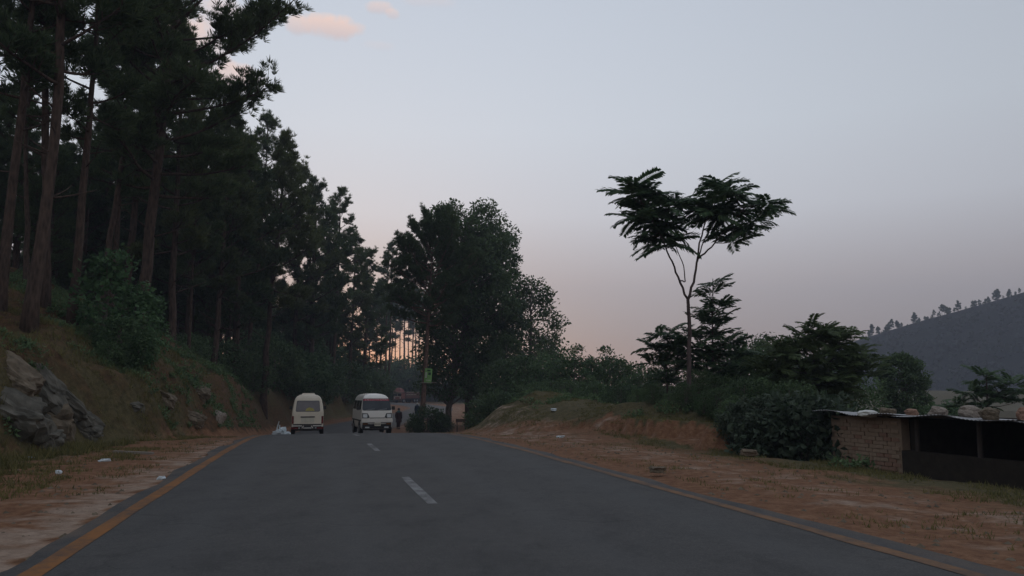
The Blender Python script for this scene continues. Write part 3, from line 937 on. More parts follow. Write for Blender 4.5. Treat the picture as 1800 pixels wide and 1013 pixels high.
leafy_at('broadleaf_tree', 932, 70, 492, SMALL, 9.0, 'small leafy tree leaning out on the right of the big clump')
leafy_at('broadleaf_tree', 892, 66, 590, SMALL, 9.0, 'low dark leafy tree at the foot of the big clump')
leafy_at('broadleaf_tree', 975, 120, 590, SMALL, 9.0, 'hazy far tree showing above the bushes right of the big clump')

# ------------------------------------------------------------------ bushes
BUSH = broadleaf_meshes('bush', 2.2, 0.05, 0.05, 1.25, 60, (0.17, 0.055), 55, M['bush'], puff=0.36, stems=4)
BUSH_BLUE = broadleaf_meshes('glossy_bush', 2.6, 0.06, 0.08, 1.15, 55, (0.20, 0.075), 44, M['bush_blue'], puff=0.36, stems=4)
BUSH_GREY = broadleaf_meshes('grey_bush', 2.2, 0.05, 0.03, 1.3, 70, (0.17, 0.062), 70, M['bush_grey'], puff=0.38, stems=4)
BUSH_DARK = broadleaf_meshes('dark_bush', 2.2, 0.05, 0.03, 1.35, 60, (0.16, 0.055), 55, M['broadleaf'], puff=0.38, stems=4)
BTREE = broadleaf_meshes('bush_tree', 4.5, 0.09, 0.1, 1.9, 95, (0.17, 0.055), 55, M['bush'], puff=0.33, stems=3)
BTREE_D = broadleaf_meshes('dark_bush_tree', 4.5, 0.09, 0.1, 2.0, 95, (0.17, 0.055), 55, M['broadleaf'], puff=0.33, stems=3)


def bush_at(px, Y, top, me, h, label, group=None, rz=None):
    return leafy_at('bush', px, Y, top, me, h, label, 'bush', group, 'stem', 'foliage', rz)


def bank_bush(px, u, top, me, label, group=None, h=2.2):
    return bush_at(px, depth_for(px, u), top, me, h, label, group)


LOOSE = broadleaf_meshes('loose_bush', 2.6, 0.05, 0.12, 0.95, 46, (0.17, 0.065), 26, M['bush_blue'], puff=0.42, stems=3, shape=lambda q: 1.0 - 0.75 * q)
bank_bush(178, 5.0, 442, LOOSE, 'tall loose green bush on the left bank beside the pine trunks', None, 2.6)
bank_bush(222, 4.5, 498, LOOSE, 'glossy bush in the middle of the green clump on the left bank', None, 2.6)
bank_bush(256, 4.2, 520, LOOSE, 'glossy bush at the right end of the green clump on the left bank', None, 2.6)
bank_bush(208, 4.2, 560, BUSH, 'dense low bush at the foot of the loose green bushes')
bank_bush(244, 3.7, 590, BUSH_BLUE, 'low glossy bush overhanging the bank edge', None, 2.6)
bank_bush(150, 5.2, 570, BUSH_DARK, 'dark low bush growing over the top of the rock face')
bank_bush(185, 4.4, 600, BUSH, 'green bush hanging over the dark hollow in the bank')
bank_bush(318, 3.4, 655, BUSH, 'little green bush on the reddish mound of the left bank')
bank_bush(372, 3.0, 668, BUSH_DARK, 'dark bush at the end of the reddish mound')
GB = 'dark bushes along the foot of the pines'
for px, u_, top in [(275, 6.5, 585), (330, 6.0, 590), (362, 5.5, 600), (395, 4.5, 606), (425, 4.5, 600), (444, 3.2, 640), (480, 4.0, 606), (505, 3.5, 640), (530, 3.6, 625), (556, 3.4, 640), (580, 4.2, 640), (604, 4.4, 640), (622, 4.4, 652), (642, 4.4, 652), (664, 4.6, 655),
                   (575, 8.5, 618), (520, 8.0, 596), (450, 8.0, 585), (600, 9.0, 615)]:
    bank_bush(px, u_, top, BUSH_DARK if RNG.random() < 0.7 else BUSH, 'dark bush in the shade below the pines of the left bank', GB)
for px, Y, top in [(686, 205, 640), (712, 208, 634), (738, 205, 646), (664, 205, 642), (640, 200, 650), (760, 200, 660), (785, 200, 668), (815, 195, 665)]:
    bush_at(px, Y, top, BUSH_DARK, 2.2, 'dark far bush closing the view beyond the bend of the road', 'far bushes beyond the bend')
bush_at(752, 60, 717, BUSH_DARK, 2.2, 'round bush at the foot of the leaning roadside pine')
bush_at(731, 60.5, 736, BUSH, 2.2, 'small bush on the road side of the leaning pine')
bush_at(774, 60.5, 728, BUSH_GREY, 2.2, 'grey green bush right of the leaning pine foot')
bush_at(850, 52, 712, BUSH_DARK, 2.2, 'dark little bush at the left end of the grassy mound')
bush_at(878, 50, 690, BUSH_DARK, 2.2, 'dark bush behind the left shoulder of the grassy mound')
GR = 'green bushes behind the grassy mound'
rowb = [(885, 58, 640, 1), (915, 56, 628, 1), (948, 54, 640, 0), (978, 52, 632, 0), (1008, 50, 628, 0), (1040, 52, 634, 1), (1072, 50, 630, 0), (1102, 48, 642, 1), (1132, 46, 655, 0), (1160, 44, 650, 1),
        (995, 44, 668, 1), (1045, 42, 672, 0), (1090, 38, 676, 1), (1130, 36, 690, 0), (1180, 32, 680, 1), (1225, 30, 672, 0), (1262, 28, 660, 1), (1310, 32, 672, 1), (940, 46, 676, 1), (1350, 34, 668, 0), (1290, 40, 655, 1)]
for i, (px, Y, top, d) in enumerate(rowb):
    leafy_at('bush', px, Y, top, BTREE_D if d else BTREE, 4.5, 'tall green bush in the row behind the grassy mound', 'bush', GR, 'stem', 'foliage')
for i, (px, Y, top, d) in enumerate([(1148, 27.5, 672, 1), (1176, 26.5, 688, 0), (1206, 25.5, 672, 1), (1236, 24.5, 690, 0), (1262, 24.0, 680, 1), (1284, 23.0, 700, 0), (1225, 27, 650, 1), (1120, 30, 680, 0), (1310, 25, 668, 1), (1345, 24.5, 680, 0), (1385, 24, 672, 1)]):
    leafy_at('bush', px, Y, top, BTREE_D if d else BTREE, 4.5, 'leafy dark bush hiding the foot of the feathery trees', 'bush', 'bushes at the foot of the feathery trees', 'stem', 'foliage')
for px, Y, top, lb in [(1290, 34, 618, 'dark upright leafy tree right of the pointed sapling'), (1344, 35, 612, 'dark rounded leafy tree in the gap left of the bushy feathery tree'), (1400, 33, 630, 'low dark leafy tree behind the bushy feathery tree')]:
    leafy_at('broadleaf_tree', px, Y, top, BTREE_D, 4.5, lb)
bush_at(1300, 21.5, 712, BUSH_GREY, 2.2, 'pale big leaved shrub at the left end by the scarp')
bush_at(1350, 20.6, 704, BUSH_GREY, 2.2, 'big leaved shrub midway between the scarp and the shed')
bush_at(1405, 20.4, 708, BUSH_GREY, 2.2, 'big leaved shrub touching the brick end of the shed')
bush_at(1440, 22.2, 712, BUSH_DARK, 2.2, 'dark shrub tucked against the brick end of the shed')

# round tree and other trees behind the shed
ROUND = broadleaf_meshes('round_tree', 6.0, 0.12, 0.42, 1.35, 110, (0.17, 0.062), 80, M['broadleaf'], puff=0.3)
leafy_at('broadleaf_tree', 1592, 44, 622, ROUND, 6.0, 'small round topped tree in front of the far hill')
leafy_at('broadleaf_tree', 1478, 30, 650, BTREE, 4.5, 'light green leafy tree behind the brick end of the shed')
leafy_at('broadleaf_tree', 1345, 38, 596, BTREE_D, 4.5, 'dark rounded tree left of the bushy feathery tree')

# ------------------------------------------------------------------ feathery (pinnate) trees


def frond_mesh(seed, L_=0.8, pairs=15, ll=0.23, lw=0.040):
    rg = np.random.default_rng(seed)
    m_ = MB()
    s = np.linspace(0, 1, 8)
    path = np.stack([L_ * s, 0.03 * rg.normal() * s, 0.10 * L_ * s - 0.30 * L_ * s * s], 1)
    m_.tube(path, np.linspace(0.010, 0.003, 8), 3, cap=False)
    for i in range(pairs):
        g = 0.16 + 0.84 * i / (pairs - 1)
        p = np.array([np.interp(g, s, path[:, k]) for k in range(3)])
        ln = ll * (0.65 + 0.5 * math.sin(math.pi * (0.15 + 0.8 * g))) * (0.9 + 0.2 * rg.random())
        for sd_ in (-1, 1):
            d = unit(np.array([0.55 + 0.2 * rg.random(), sd_ * 0.85, -0.28 + 0.15 * rg.normal()]))
            sw = unit(np.cross(d, np.array([0, 0, 1.0]))) * lw
            q = p + d * 0.01
            m_.add([q, q + d * ln * 0.4 + sw, q + d * ln + np.array([0, 0, -0.02]), q + d * ln * 0.4 - sw, q + d * ln * 0.5 + np.array([0, 0, 0.012])],
                   f3=[(0, 1, 4), (1, 2, 4), (2, 3, 4), (3, 0, 4)])
    return m_.mesh('leaf', M['frond'])


FRONDS = [frond_mesh(s_) for s_ in (1, 2, 3)]


def frond_matrix(p, az, tilt, roll, sc):
    return Matrix.Translation(p) @ Matrix.Rotation(az, 4, 'Z') @ Matrix.Rotation(-tilt, 4, 'Y') @ Matrix.Rotation(roll, 4, 'X') @ Matrix.Diagonal((sc, sc, sc, 1))


def feathery_tree(px, Y, label, trunk_px, tips, nf, fsc, each=True, r0=0.07, group=None, tilt=0.38, mat=None):
    """trunk_px: polylines of (px, py, depth offset); tips: (px, py, depth offset) with a whorl of fronds each."""
    base = at(px, 690, Y); base.z = ground_z(base.x, Y)
    root = empty('feathery_tree', base); tag(root, label, 'tree', group)
    b = np.array(base)
    for i, (poly, ra, rb) in enumerate(trunk_px):
        m_ = MB()
        pts = []
        for (qx, qy, dy) in poly:
            p = np.array(at(qx, qy, Y + dy)) - b if qy is not None else np.array([0, 0, -0.2])
            pts.append(p)
        pts = np.array(pts)
        n = 4 * (len(pts) - 1) + 1
        ti = np.linspace(0, len(pts) - 1, n)
        pth = np.stack([np.interp(ti, np.arange(len(pts)), pts[:, k]) for k in range(3)], 1)
        sm = pth.copy(); sm[1:-1] = (pth[:-2] + 2 * pth[1:-1] + pth[2:]) / 4
        sm[1:-1] += RNG.normal(size=(n - 2, 3)) * 0.012
        m_.tube(sm, np.linspace(ra, rb, n), 7)
        m_.build('trunk' if i == 0 else 'branch', M['bark_stem'], root, True)
    brs = [np.array([np.array(at(qx, qy if qy is not None else 720, Y + dy)) - b for (qx, qy, dy) in poly]) for poly, _a, _b in trunk_px]
    fine = np.vstack([np.stack([np.interp(np.linspace(0, len(q_) - 1, 40), np.arange(len(q_)), q_[:, k]) for k in range(3)], 1) for q_ in brs])
    for (qx, qy, dy) in tips:
        tp = np.array(at(qx, qy, Y + dy)) - b
        dd = np.linalg.norm(fine - tp, axis=1) + np.where(fine[:, 2] > tp[2] - 0.1, 3.0, 0.0)
        q0 = fine[dd.argmin()]
        m_ = MB(); mid_ = (q0 + tp) / 2 + np.array([0, 0, -0.06]) + RNG.normal(size=3) * 0.04
        m_.tube([q0, mid_, tp], [0.016, 0.012, 0.007], 4, cap=False); m_.build('twig', M['bark_stem'], root, True)
    acc = MB() if not each else None
    for (qx, qy, dy) in tips:
        p = at(qx, qy, Y + dy) - base
        a0 = RNG.random() * 6.28
        for k in range(nf):
            az = a0 + k * 6.28 / nf * 1.0 + RNG.normal() * 0.2
            M4 = frond_matrix(p + Vector(RNG.normal(size=3) * 0.05), az, min(tilt + RNG.normal() * 0.34, tilt + 0.38), float(np.clip(RNG.normal() * 0.35, -0.6, 0.6)), fsc * (0.75 + 0.5 * RNG.random()))
            fm = FRONDS[int(RNG.integers(0, 3))]
            if each:
                o = link('leaf', fm, root); o.matrix_local = M4
            else:
                co = np.empty(len(fm.vertices) * 3, dtype=np.float32); fm.vertices.foreach_get('co', co)
                co = co.reshape(-1, 3) @ np.array(M4.to_3x3()).T + np.array(M4.translation)
                t3 = np.array([pl.vertices[:] for pl in fm.polygons if len(pl.vertices) == 3]); t4 = np.array([pl.vertices[:] for pl in fm.polygons if len(pl.vertices) == 4])
                acc.add(co, f3=t3, f4=t4)
    if not each:
        acc.build('crown', mat or M['frond'], root)
    return root


def spread_tips(cx, cy, rx, ry, n, dz=0.8, seed=0):
    rg = np.random.default_rng(seed)
    out_ = []
    while len(out_) < n:
        a, b_ = rg.random() * 2 - 1, rg.random() * 2 - 1
        if a * a + b_ * b_ > 1: continue
        out_.append((cx + a * rx, cy + b_ * ry, (rg.random() * 2 - 1) * dz * math.sqrt(1 - a * a * 0.8)))
    return out_


tips = spread_tips(1120, 348, 30, 36, 6, 0.6, 1) + spread_tips(1168, 372, 42, 40, 8, 0.8, 2) + spread_tips(1170, 420, 34, 26, 6, 0.6, 3) \
    + spread_tips(1248, 345, 32, 32, 6, 0.7, 4) + spread_tips(1296, 370, 46, 36, 7, 0.9, 5) + spread_tips(1345, 362, 16, 14, 2, 0.4, 6) + spread_tips(1285, 412, 24, 16, 2, 0.4, 7)
feathery_tree(1212, 26, 'tall slender forked tree with a wide two lobed feathery crown against the sky',
              [([(1212, None, 0), (1211, 640, 0), (1212, 570, 0), (1209, 526, 0)], 0.085, 0.055),
               ([(1209, 526, 0), (1192, 488, -.1), (1178, 452, -.2), (1160, 410, -.2), (1130, 360, -.2)], 0.042, 0.014),
               ([(1209, 528, 0), (1222, 485, .05), (1227, 440, .1), (1240, 390, .2), (1250, 340, .2)], 0.048, 0.014),
               ([(1194, 492, -.1), (1206, 498, .1), (1200, 460, .2), (1185, 430, .3), (1190, 380, .3)], 0.024, 0.010),
               ([(1227, 455, .1), (1250, 435, -.1), (1278, 402, -.3), (1310, 365, -.3)], 0.034, 0.012),
               ([(1226, 460, .1), (1236, 425, .3), (1262, 380, .5), (1300, 350, .5)], 0.024, 0.010)],
              tips, 8, 1.08, tilt=0.16)
# pointed sapling right behind it
stem2 = [(1256, 500, .0), (1250, 520, .1), (1262, 545, .1), (1244, 570, -.1), (1262, 590, .2), (1240, 600, .1), (1284, 605, -.1), (1256, 622, .2), (1236, 632, 0), (1290, 630, .1), (1268, 650, -.2), (1240, 662, .1), (1296, 655, .2), (1276, 684, 0), (1246, 690, .1)]
feathery_tree(1254, 29, 'pointed feathery sapling close right of the slender forked trunk',
              [([(1254, None, 0), (1252, 620, 0), (1253, 490, 0)], 0.06, 0.012), ([(1253, 640, 0), (1285, 605, 0)], 0.02, 0.008), ([(1252, 660, 0), (1232, 628, 0)], 0.02, 0.008)],
              stem2 + [(1256, 535, .3), (1248, 556, .3), (1266, 570, .3), (1252, 588, .4), (1270, 618, .4), (1250, 644, .4), (1284, 640, .5), (1262, 672, .5), (1304, 676, .2), (1230, 612, .3), (1272, 602, -.3), (1300, 618, .3)], 8, 0.92)
feathery_tree(1172, 29, 'low feathery tree with drooping leaves left of the slender forked trunk',
              [([(1172, None, 0), (1172, 660, 0), (1174, 590, 0)], 0.05, 0.012), ([(1172, 640, 0), (1150, 605, .1)], 0.02, 0.008), ([(1172, 630, 0), (1200, 600, .1)], 0.02, 0.008)],
              [(1160, 592, 0), (1178, 585, .2), (1200, 592, 0), (1150, 612, .2), (1190, 612, -.2), (1212, 618, .1), (1170, 640, .2), (1205, 645, 0), (1160, 668, 0), (1195, 672, .2), (1220, 655, -.1), (1165, 620, .4), (1186, 630, .4), (1200, 622, .5), (1180, 655, .4), (1150, 640, .2), (1215, 634, .4)], 8, 0.88)
tipsB = spread_tips(1440, 600, 45, 30, 12, 0.9, 11) + spread_tips(1400, 640, 60, 35, 14, 1.0, 12) + spread_tips(1480, 640, 45, 45, 14, 1.0, 13) + spread_tips(1425, 690, 80, 25, 16, 1.0, 14) + [(1425, 572, 0), (1452, 580, .2), (1498, 592, 0), (1372, 618, 0)]
feathery_tree(1432, 27, 'wide bushy feathery tree behind the shrubs left of the shed',
              [([(1432, None, 0), (1432, 680, 0), (1430, 580, 0)], 0.08, 0.02), ([(1432, 680, 0), (1400, 630, .2)], 0.03, 0.01), ([(1432, 670, 0), (1480, 610, .2)], 0.03, 0.01)],
              tipsB + spread_tips(1430, 640, 95, 55, 40, 1.3, 15), 8, 0.72, each=False, mat=M['frond_light'])
feathery_tree(1740, 30, 'feathery tree rising behind the stones on the shed roof',
              [([(1736, None, 0), (1736, 720, 0), (1734, 660, 0)], 0.07, 0.015), ([(1736, 710, 0), (1775, 675, .2)], 0.03, 0.01), ([(1736, 716, 0), (1700, 690, .2)], 0.03, 0.01)],
              [(1732, 662, 0), (1724, 676, .2), (1750, 682, .1), (1776, 676, .2), (1708, 696, .1), (1738, 700, .3), (1768, 698, 0), (1790, 690, .3), (1694, 708, .2), (1722, 712, .2), (1680, 716, .3), (1786, 708, .1)], 8, 0.85, each=False)
for i, px in enumerate((1650, 1672)):
    bush_at(px, 34, 716 + 3 * i, BUSH, 2.2, ['green bush top showing above the roof stones by the round tree', 'green bush top showing above the roof stones by the feathery tree'][i])

# trees along the far ridge, and the wood on its slope
FAR = [pine_meshes('far_pine', 8.0, 0.13, 0.45, 1.7, 11, per=8, clen=0.7, cw=0.13, dens=0.8, dead=0), pine_meshes('far_round_pine', 6.0, 0.12, 0.3, 1.9, 12, per=8, clen=0.7, cw=0.13, dens=0.8, dead=0)]
rp = [1524, 1533, 1545, 1555, 1566, 1586, 1604, 1618, 1637, 1646, 1655, 1668, 1683, 1696, 1709, 1725, 1742, 1764, 1780, 1794, 1528, 1540, 1549, 1558, 1571, 1580, 1592, 1598, 1612, 1624, 1632, 1641, 1650, 1660, 1676, 1690, 1702, 1718, 1731, 1738, 1746, 1752, 1758, 1769, 1776, 1784, 1790, 1798, 1806, 1818]
rp += [1520 + 7.0 * k + float(RNG.normal()) * 3 for k in range(42)]
for px in rp:
    X = (px - 900) / 1398 * RIDGE_Y + RNG.normal() * 1.5
    Y = RIDGE_Y + RNG.normal() * 4
    z = float(hill_z(np.array([X]), np.array([Y]))[0])
    plant('pine_tree', FAR[int(RNG.integers(0, 2))], (X, Y, z - 0.3), RNG.random() * 6.28, 0.32 + 0.72 * RNG.random() ** 2.0, 'tiny pine standing on the skyline of the far hill', 'tree', 'pines on the skyline of the far hill')
m_ = MB()
n = 2600
wx, wy = RNG.random(n) * 420 + 90, 290 + RNG.random(n) * 140
wz = hill_z(wx, wy)
base_v = np.stack([wx, wy, wz], 1)
for k in range(3):
    C = base_v + np.stack([RNG.normal(size=n) * 1.0, RNG.normal(size=n) * 1.0, 0.4 + 1.6 * RNG.random(n)], 1)
    leaves(m_, C, rvec(n), 2.2, 0.9, 1.0, 0.0)
    leaves(m_, C, rvec(n), 2.2, 0.9, 1.0, 0.0)
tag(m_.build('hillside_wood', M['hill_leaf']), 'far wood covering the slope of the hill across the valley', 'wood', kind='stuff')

# ------------------------------------------------------------------ grass


def grass_patch(name, label, XY, hgt, wid, per, keep=None):
    X, Y = XY[:, 0], XY[:, 1]
    z = ground_parts(X, Y)[0]
    C = np.stack([X, Y, z - 0.01], 1)
    m_ = MB()
    n = len(C) * per
    c = np.repeat(C, per, 0) + np.concatenate([RNG.normal(size=(n, 2)) * 0.05, np.zeros((n, 1))], 1)
    d = unit(np.concatenate([RNG.normal(size=(n, 2)) * 0.5, np.ones((n, 1))], 1))
    h_ = hgt * (0.4 + 0.9 * RNG.random(n))[:, None]
    s = unit(np.concatenate([RNG.normal(size=(n, 2)), np.zeros((n, 1))], 1)) * wid
    v = np.stack([c - s, c + s, c + d * h_], 1).reshape(-1, 3)
    i0 = np.arange(n) * 3
    m_.add(v, f3=np.stack([i0, i0 + 1, i0 + 2], 1))
    return tag(m_.build(name, M['grass']), label, 'grass', kind='stuff')


def sample(n, x0, x1, y0, y1, cond):
    X = x0 + (x1 - x0) * RNG.random(n); Y = y0 + (y1 - y0) * RNG.random(n)
    g = ground_parts(X, Y)
    ok = cond(X, Y, *g)
    return np.stack([X[ok], Y[ok]], 1)


patchy = lambda X, Y: fbm(X, Y, 1.6, 3, 77) > -0.15
gl_ = sample(30000, -19, -3, 5, 40, lambda X, Y, z, t, yn, ul, ur, b, m, f: (ul > 1.5) & (ul < 9) & patchy(X, Y))
grass_patch('grass', 'thin dry grass on the left verge and bank', gl_, 0.10, 0.010, 6)
gb_ = sample(24000, -22, -6, 10, 46, lambda X, Y, z, t, yn, ul, ur, b, m, f: (ul > 2.6) & (ul < 13) & (fbm(X, Y, 1.1, 3, 78) > 0.05))
grass_patch('grass', 'long dry grass tufts on the face and top of the left bank', gb_, 0.24, 0.012, 6)
def undergrowth(name, label, XY, mat):
    z = ground_parts(XY[:, 0], XY[:, 1])[0]
    C = np.stack([XY[:, 0], XY[:, 1], z + 0.08], 1)
    k = 26
    sz = np.repeat(0.10 + 0.25 * RNG.random(len(C)) ** 2, k)[:, None]
    P_ = np.repeat(C, k, 0) + rvec(len(C) * k) * sz * np.array([1, 1, 0.7]) * (RNG.random((len(C) * k, 1)) ** 0.5)
    m_ = MB(); leaves(m_, P_, rvec(len(P_)) + np.array([0, 0, 0.7]), 0.11, 0.030, 0.9, 0.0)
    return tag(m_.build(name, mat), label, 'undergrowth', kind='stuff')


ug_ = sample(9000, -24, -8, 12, 52, lambda X, Y, z, t, yn, ul, ur, b, m, f: (b > 0.12) & (ul < 14) & (fbm(X, Y, 1.9, 3, 91) > -0.08))
undergrowth('undergrowth', 'low dark green weeds creeping over the left bank', ug_, M['bush'])
ug2_ = sample(5000, -6, 12, 14, 48, lambda X, Y, z, t, yn, ul, ur, b, m, f: (ur > 3.5) & ((m > 0.2) | (ur > 5.6)) & (fbm(X, Y, 1.7, 3, 92) > 0.28))
undergrowth('undergrowth', 'low weeds among the grass of the mound', ug2_, M['bush'])
gd_ = sample(16000, -5, 14, 7, 44, lambda X, Y, z, t, yn, ul, ur, b, m, f: (ur > 0.5) & (ur < 6.3) & (fbm(X, Y, 1.3, 4, 93) > 0.2))
grass_patch('grass', 'sparse dry brown grass on the dirt of the right verge', gd_, 0.07, 0.008, 5)
gd2_ = sample(12000, -14, -2, 5, 34, lambda X, Y, z, t, yn, ul, ur, b, m, f: (ul > 0.5) & (ul < 4.5) & (fbm(X, Y, 1.1, 4, 94) > 0.2))
grass_patch('grass', 'sparse dry brown grass on the dirt of the left verge', gd2_, 0.07, 0.008, 5)


def gravel(name, label, XY, smin, smax, mat):
    m_ = MB(); n = len(XY)
    z = ground_parts(XY[:, 0], XY[:, 1])[0]
    sz = smin + (smax - smin) * RNG.random(n) ** 3
    o_ = np.array([(1, 0, 0), (-1, 0, 0), (0, 1, 0), (0, -1, 0), (0, 0, 1), (0, 0, -1)], dtype=float)
    v = np.stack([XY[:, 0], XY[:, 1], z], 1)[:, None, :] + o_[None] * sz[:, None, None] * (0.6 + 0.8 * RNG.random((n, 6, 1))) * np.array([1, 1, 0.6])
    f = np.array([(0, 2, 4), (2, 1, 4), (1, 3, 4), (3, 0, 4), (2, 0, 5), (1, 2, 5), (3, 1, 5), (0, 3, 5)])
    m_.add(v.reshape(-1, 3), f3=(np.arange(n)[:, None, None] * 6 + f[None]).reshape(-1, 3))
    return tag(m_.build(name, mat), label, 'gravel', kind='stuff')


gv_ = sample(20000, -14, 12, 4, 40, lambda X, Y, z, t, yn, ul, ur, b, m, f: (((ul > -0.05) & (ul < 3.0)) | ((ur > -0.05) & (ur < 4.5))) & (fbm(X, Y, 0.9, 3, 79) > -0.1))
gravel('gravel', 'loose stones scattered on both dirt verges', gv_, 0.006, 0.05, M['rock_tan'])
gr_ = sample(34000, -4, 14, 9, 46, lambda X, Y, z, t, yn, ul, ur, b, m, f: (ur > 2.2) & (((m > 0.25) | (ur > 4.0)) & patchy(X, Y)))
grass_patch('grass', 'short dry grass on the mound and right verge', gr_, 0.09, 0.010, 6)

# ------------------------------------------------------------------ rocks and litter


def rock_mesh(seed, mat, sub=4, amp=0.35, blocky=0.35):
    bm = bmesh.new(); bmesh.ops.create_icosphere(bm, subdivisions=sub, radius=1.0)
    off = Vector((seed * 7.3, seed * 3.1, seed * 1.7))
    for v in bm.verts:
        p = v.co.normalized()
        q = Vector([math.copysign(abs(c) ** (1 - blocky), c) for c in p])
        k = 1 + amp * mnoise.noise(p * 1.3 + off) + amp * 0.5 * mnoise.noise(p * 3.1 + off) + amp * 0.28 * mnoise.noise(p * 7.0 + off) + amp * 0.15 * mnoise.noise(p * 15.0 + off)
        v.co = q * k
    me = bpy.data.meshes.new('rock'); bm.to_mesh(me); bm.free()
    for pl in me.polygons: pl.use_smooth = False
    me.materials.append(mat)
    return me


def rock(px, py, Y, size, seed, mat, label, rot=(0, 0, 0), name='rock', cat='rock', sub=4, amp=0.35, group=None):
    o = link(name, rock_mesh(seed, mat, sub, amp))
    o.location = at(px, py, Y); o.scale = size; o.rotation_euler = rot
    return tag(o, label, cat, group)




def hit(px, py):
    """Where the sight line of a photograph pixel meets the terrain."""
    d = pix_dir(px, py)
    Ys = np.arange(5, 80, 0.1)
    Xs, Zs = d.x / d.y * Ys, CAM_Z + d.z / d.y * Ys
    g = ground_parts(Xs, Ys)[0]
    k = int(np.argmax(g > Zs))
    return Vector((Xs[k], Ys[k], Zs[k]))


def bank_rock(px, py, size, seed, mat, label, rot=(0, 0, 0), sink=0.35, **kw):
    o = rock(px, py, 20, size, seed, mat, label, rot, **kw)
    p_ = hit(px, py); d_ = pix_dir(px, py)
    o.location = p_ + d_ * sink * max(size[0], size[1])
    return o


bank_rock(92, 752, (0.58, 0.48, 0.52), 1, M['rock_tan'], 'tan squarish boulder at the foot of the left bank', (0.1, 0.2, 0.5), 0.22)
bank_rock(62, 668, (1.05, 0.65, 0.40), 2, M['rock'], 'large grey sloping rock face in the left bank', (0.15, 0.85, 0.2), 0.50, amp=0.28)
bank_rock(118, 716, (0.95, 0.55, 0.36), 3, M['rock'], 'long grey rock slab sloping down right of the tan boulder', (0.1, 0.72, 0.4), 0.44)
bank_rock(20, 738, (0.80, 0.6, 0.55), 4, M['rock'], 'rough rock at the picture edge low in the bank', (0.3, 0.4, 0.2), 0.5)
bank_rock(18, 668, (0.60, 0.5, 0.36), 5, M['rock_tan'], 'tan ledge of rock below the grassy bank top', (0.2, 0.7, 0.3), 0.5)
bank_rock(148, 762, (0.50, 0.4, 0.30), 15, M['rock'], 'low grey rock at the right end of the rock face', (0.2, 0.4, 0.3), 0.4)
bank_rock(62, 775, (0.55, 0.4, 0.26), 16, M['rock'], 'flat grey rock under the tan squarish boulder', (0.1, 0.1, 0.3), 0.5)
bank_rock(335, 738, (0.50, 0.40, 0.30), 6, M['rock_tan'], 'brown rock in the face of the reddish mound', (0.0, 0.3, 0.4), 0.55)
bank_rock(382, 738, (0.26, 0.24, 0.34), 7, M['rock_pale'], 'pale pinkish rock at the end of the reddish mound', (0.2, 0.2, 0.9), 0.5)
bank_rock(350, 695, (0.45, 0.36, 0.30), 8, M['rock_tan'], 'brown outcrop high on the reddish mound', (0.3, 0.2, 0.1), 0.6)
bank_rock(230, 718, (0.42, 0.36, 0.26), 9, M['rock'], 'small grey rock in the dark hollow of the bank', (0.3, 0.2, 0.8), 0.5)
bank_rock(285, 700, (0.50, 0.36, 0.24), 14, M['rock_tan'], 'flat brown outcrop at the left end of the reddish mound', (0.1, 0.5, 0.3), 0.6)
rock(1316, 796, 17.0, (0.17, 0.12, 0.07), 10, M['rock_tan'], 'flat stone on the grass left of the brick shed', sub=3)
rock(1156, 826, 13.0, (0.12, 0.10, 0.05), 12, M['rock_tan'], 'small stone on the dirt by the right edge line', sub=3)
rock(716, 746, 61, (0.20, 0.2, 0.22), 13, M['rock_pale'], 'pale stone at the road side of the small bush', sub=3)
# crumpled white sheet on the verge, with two upright twists
shm = rock_mesh(21, M['white_sheet'], 4, 0.6, 0.1)
sh = link('plastic_sheet', shm); p = at(496, 738, 41.0); sh.location = (p.x, p.y, ground_z(p.x, p.y) + 0.12); sh.scale = (0.40, 0.3, 0.26)
tag(sh, 'crumpled white plastic sheet on the verge left of the cream van', 'plastic sheet')
for dx, hh, lx in ((-0.28, 0.62, 0.12), (-0.10, 0.44, -0.02)):
    m_ = MB(); m_.tube([(dx / 0.4, 0, 0.2), ((dx + lx * 0.4) / 0.4, 0, hh / 0.26 * 0.5), ((dx + lx) / 0.4, 0.05, hh / 0.26)], [0.16, 0.11, 0.04], 6, lump=0.4)
    m_.build('twist', M['white_sheet'], sh)


def litter(px, py, Y, size, seed, mat, label, name='litter'):
    o = rock(px, py, Y, size, seed, mat, label, (0, 0, RNG.random() * 3), name, 'litter', 2, 0.6)
    o.location.z = ground_z(o.location.x, o.location.y) + size[2] * 0.7
    return o


litter(185, 801, 16.2, (0.11, 0.05, 0.035), 31, M['white_sheet'], 'white scrap on the grass beside the left verge', 'plastic_scrap')
litter(104, 824, 13.3, (0.05, 0.04, 0.035), 32, M['white_sheet'], 'small white crumple nearest on the left grass', 'plastic_scrap')
litter(54, 788, 16.6, (0.09, 0.05, 0.03), 33, M['litter_blue'], 'bluish scrap below the tan squarish boulder', 'plastic_scrap')
litter(284, 832, 12.6, (0.06, 0.04, 0.03), 34, M['white_sheet'], 'pale scrap on the dusty strip beside the edge line', 'plastic_scrap')
litter(974, 731, 30.5, (0.16, 0.1, 0.05), 35, M['white_sheet'], 'white scrap halfway up the grassy mound', 'plastic_scrap')
litter(985, 764, 25.0, (0.14, 0.08, 0.04), 36, M['white_sheet'], 'white scrap on the dirt below the grassy mound', 'plastic_scrap')
m_ = MB(); p = at(235, 785, 18.2); m_.box((0, 0, 0), (0.95, 0.10, 0.05)); pl_ = m_.build('plank', M['wood_pale'])
pl_.location = (p.x, p.y, ground_z(p.x, p.y) + 0.03); pl_.rotation_euler = (0, 0.03, -0.12)
tag(pl_, 'pale broken plank lying on the left verge', 'plank')

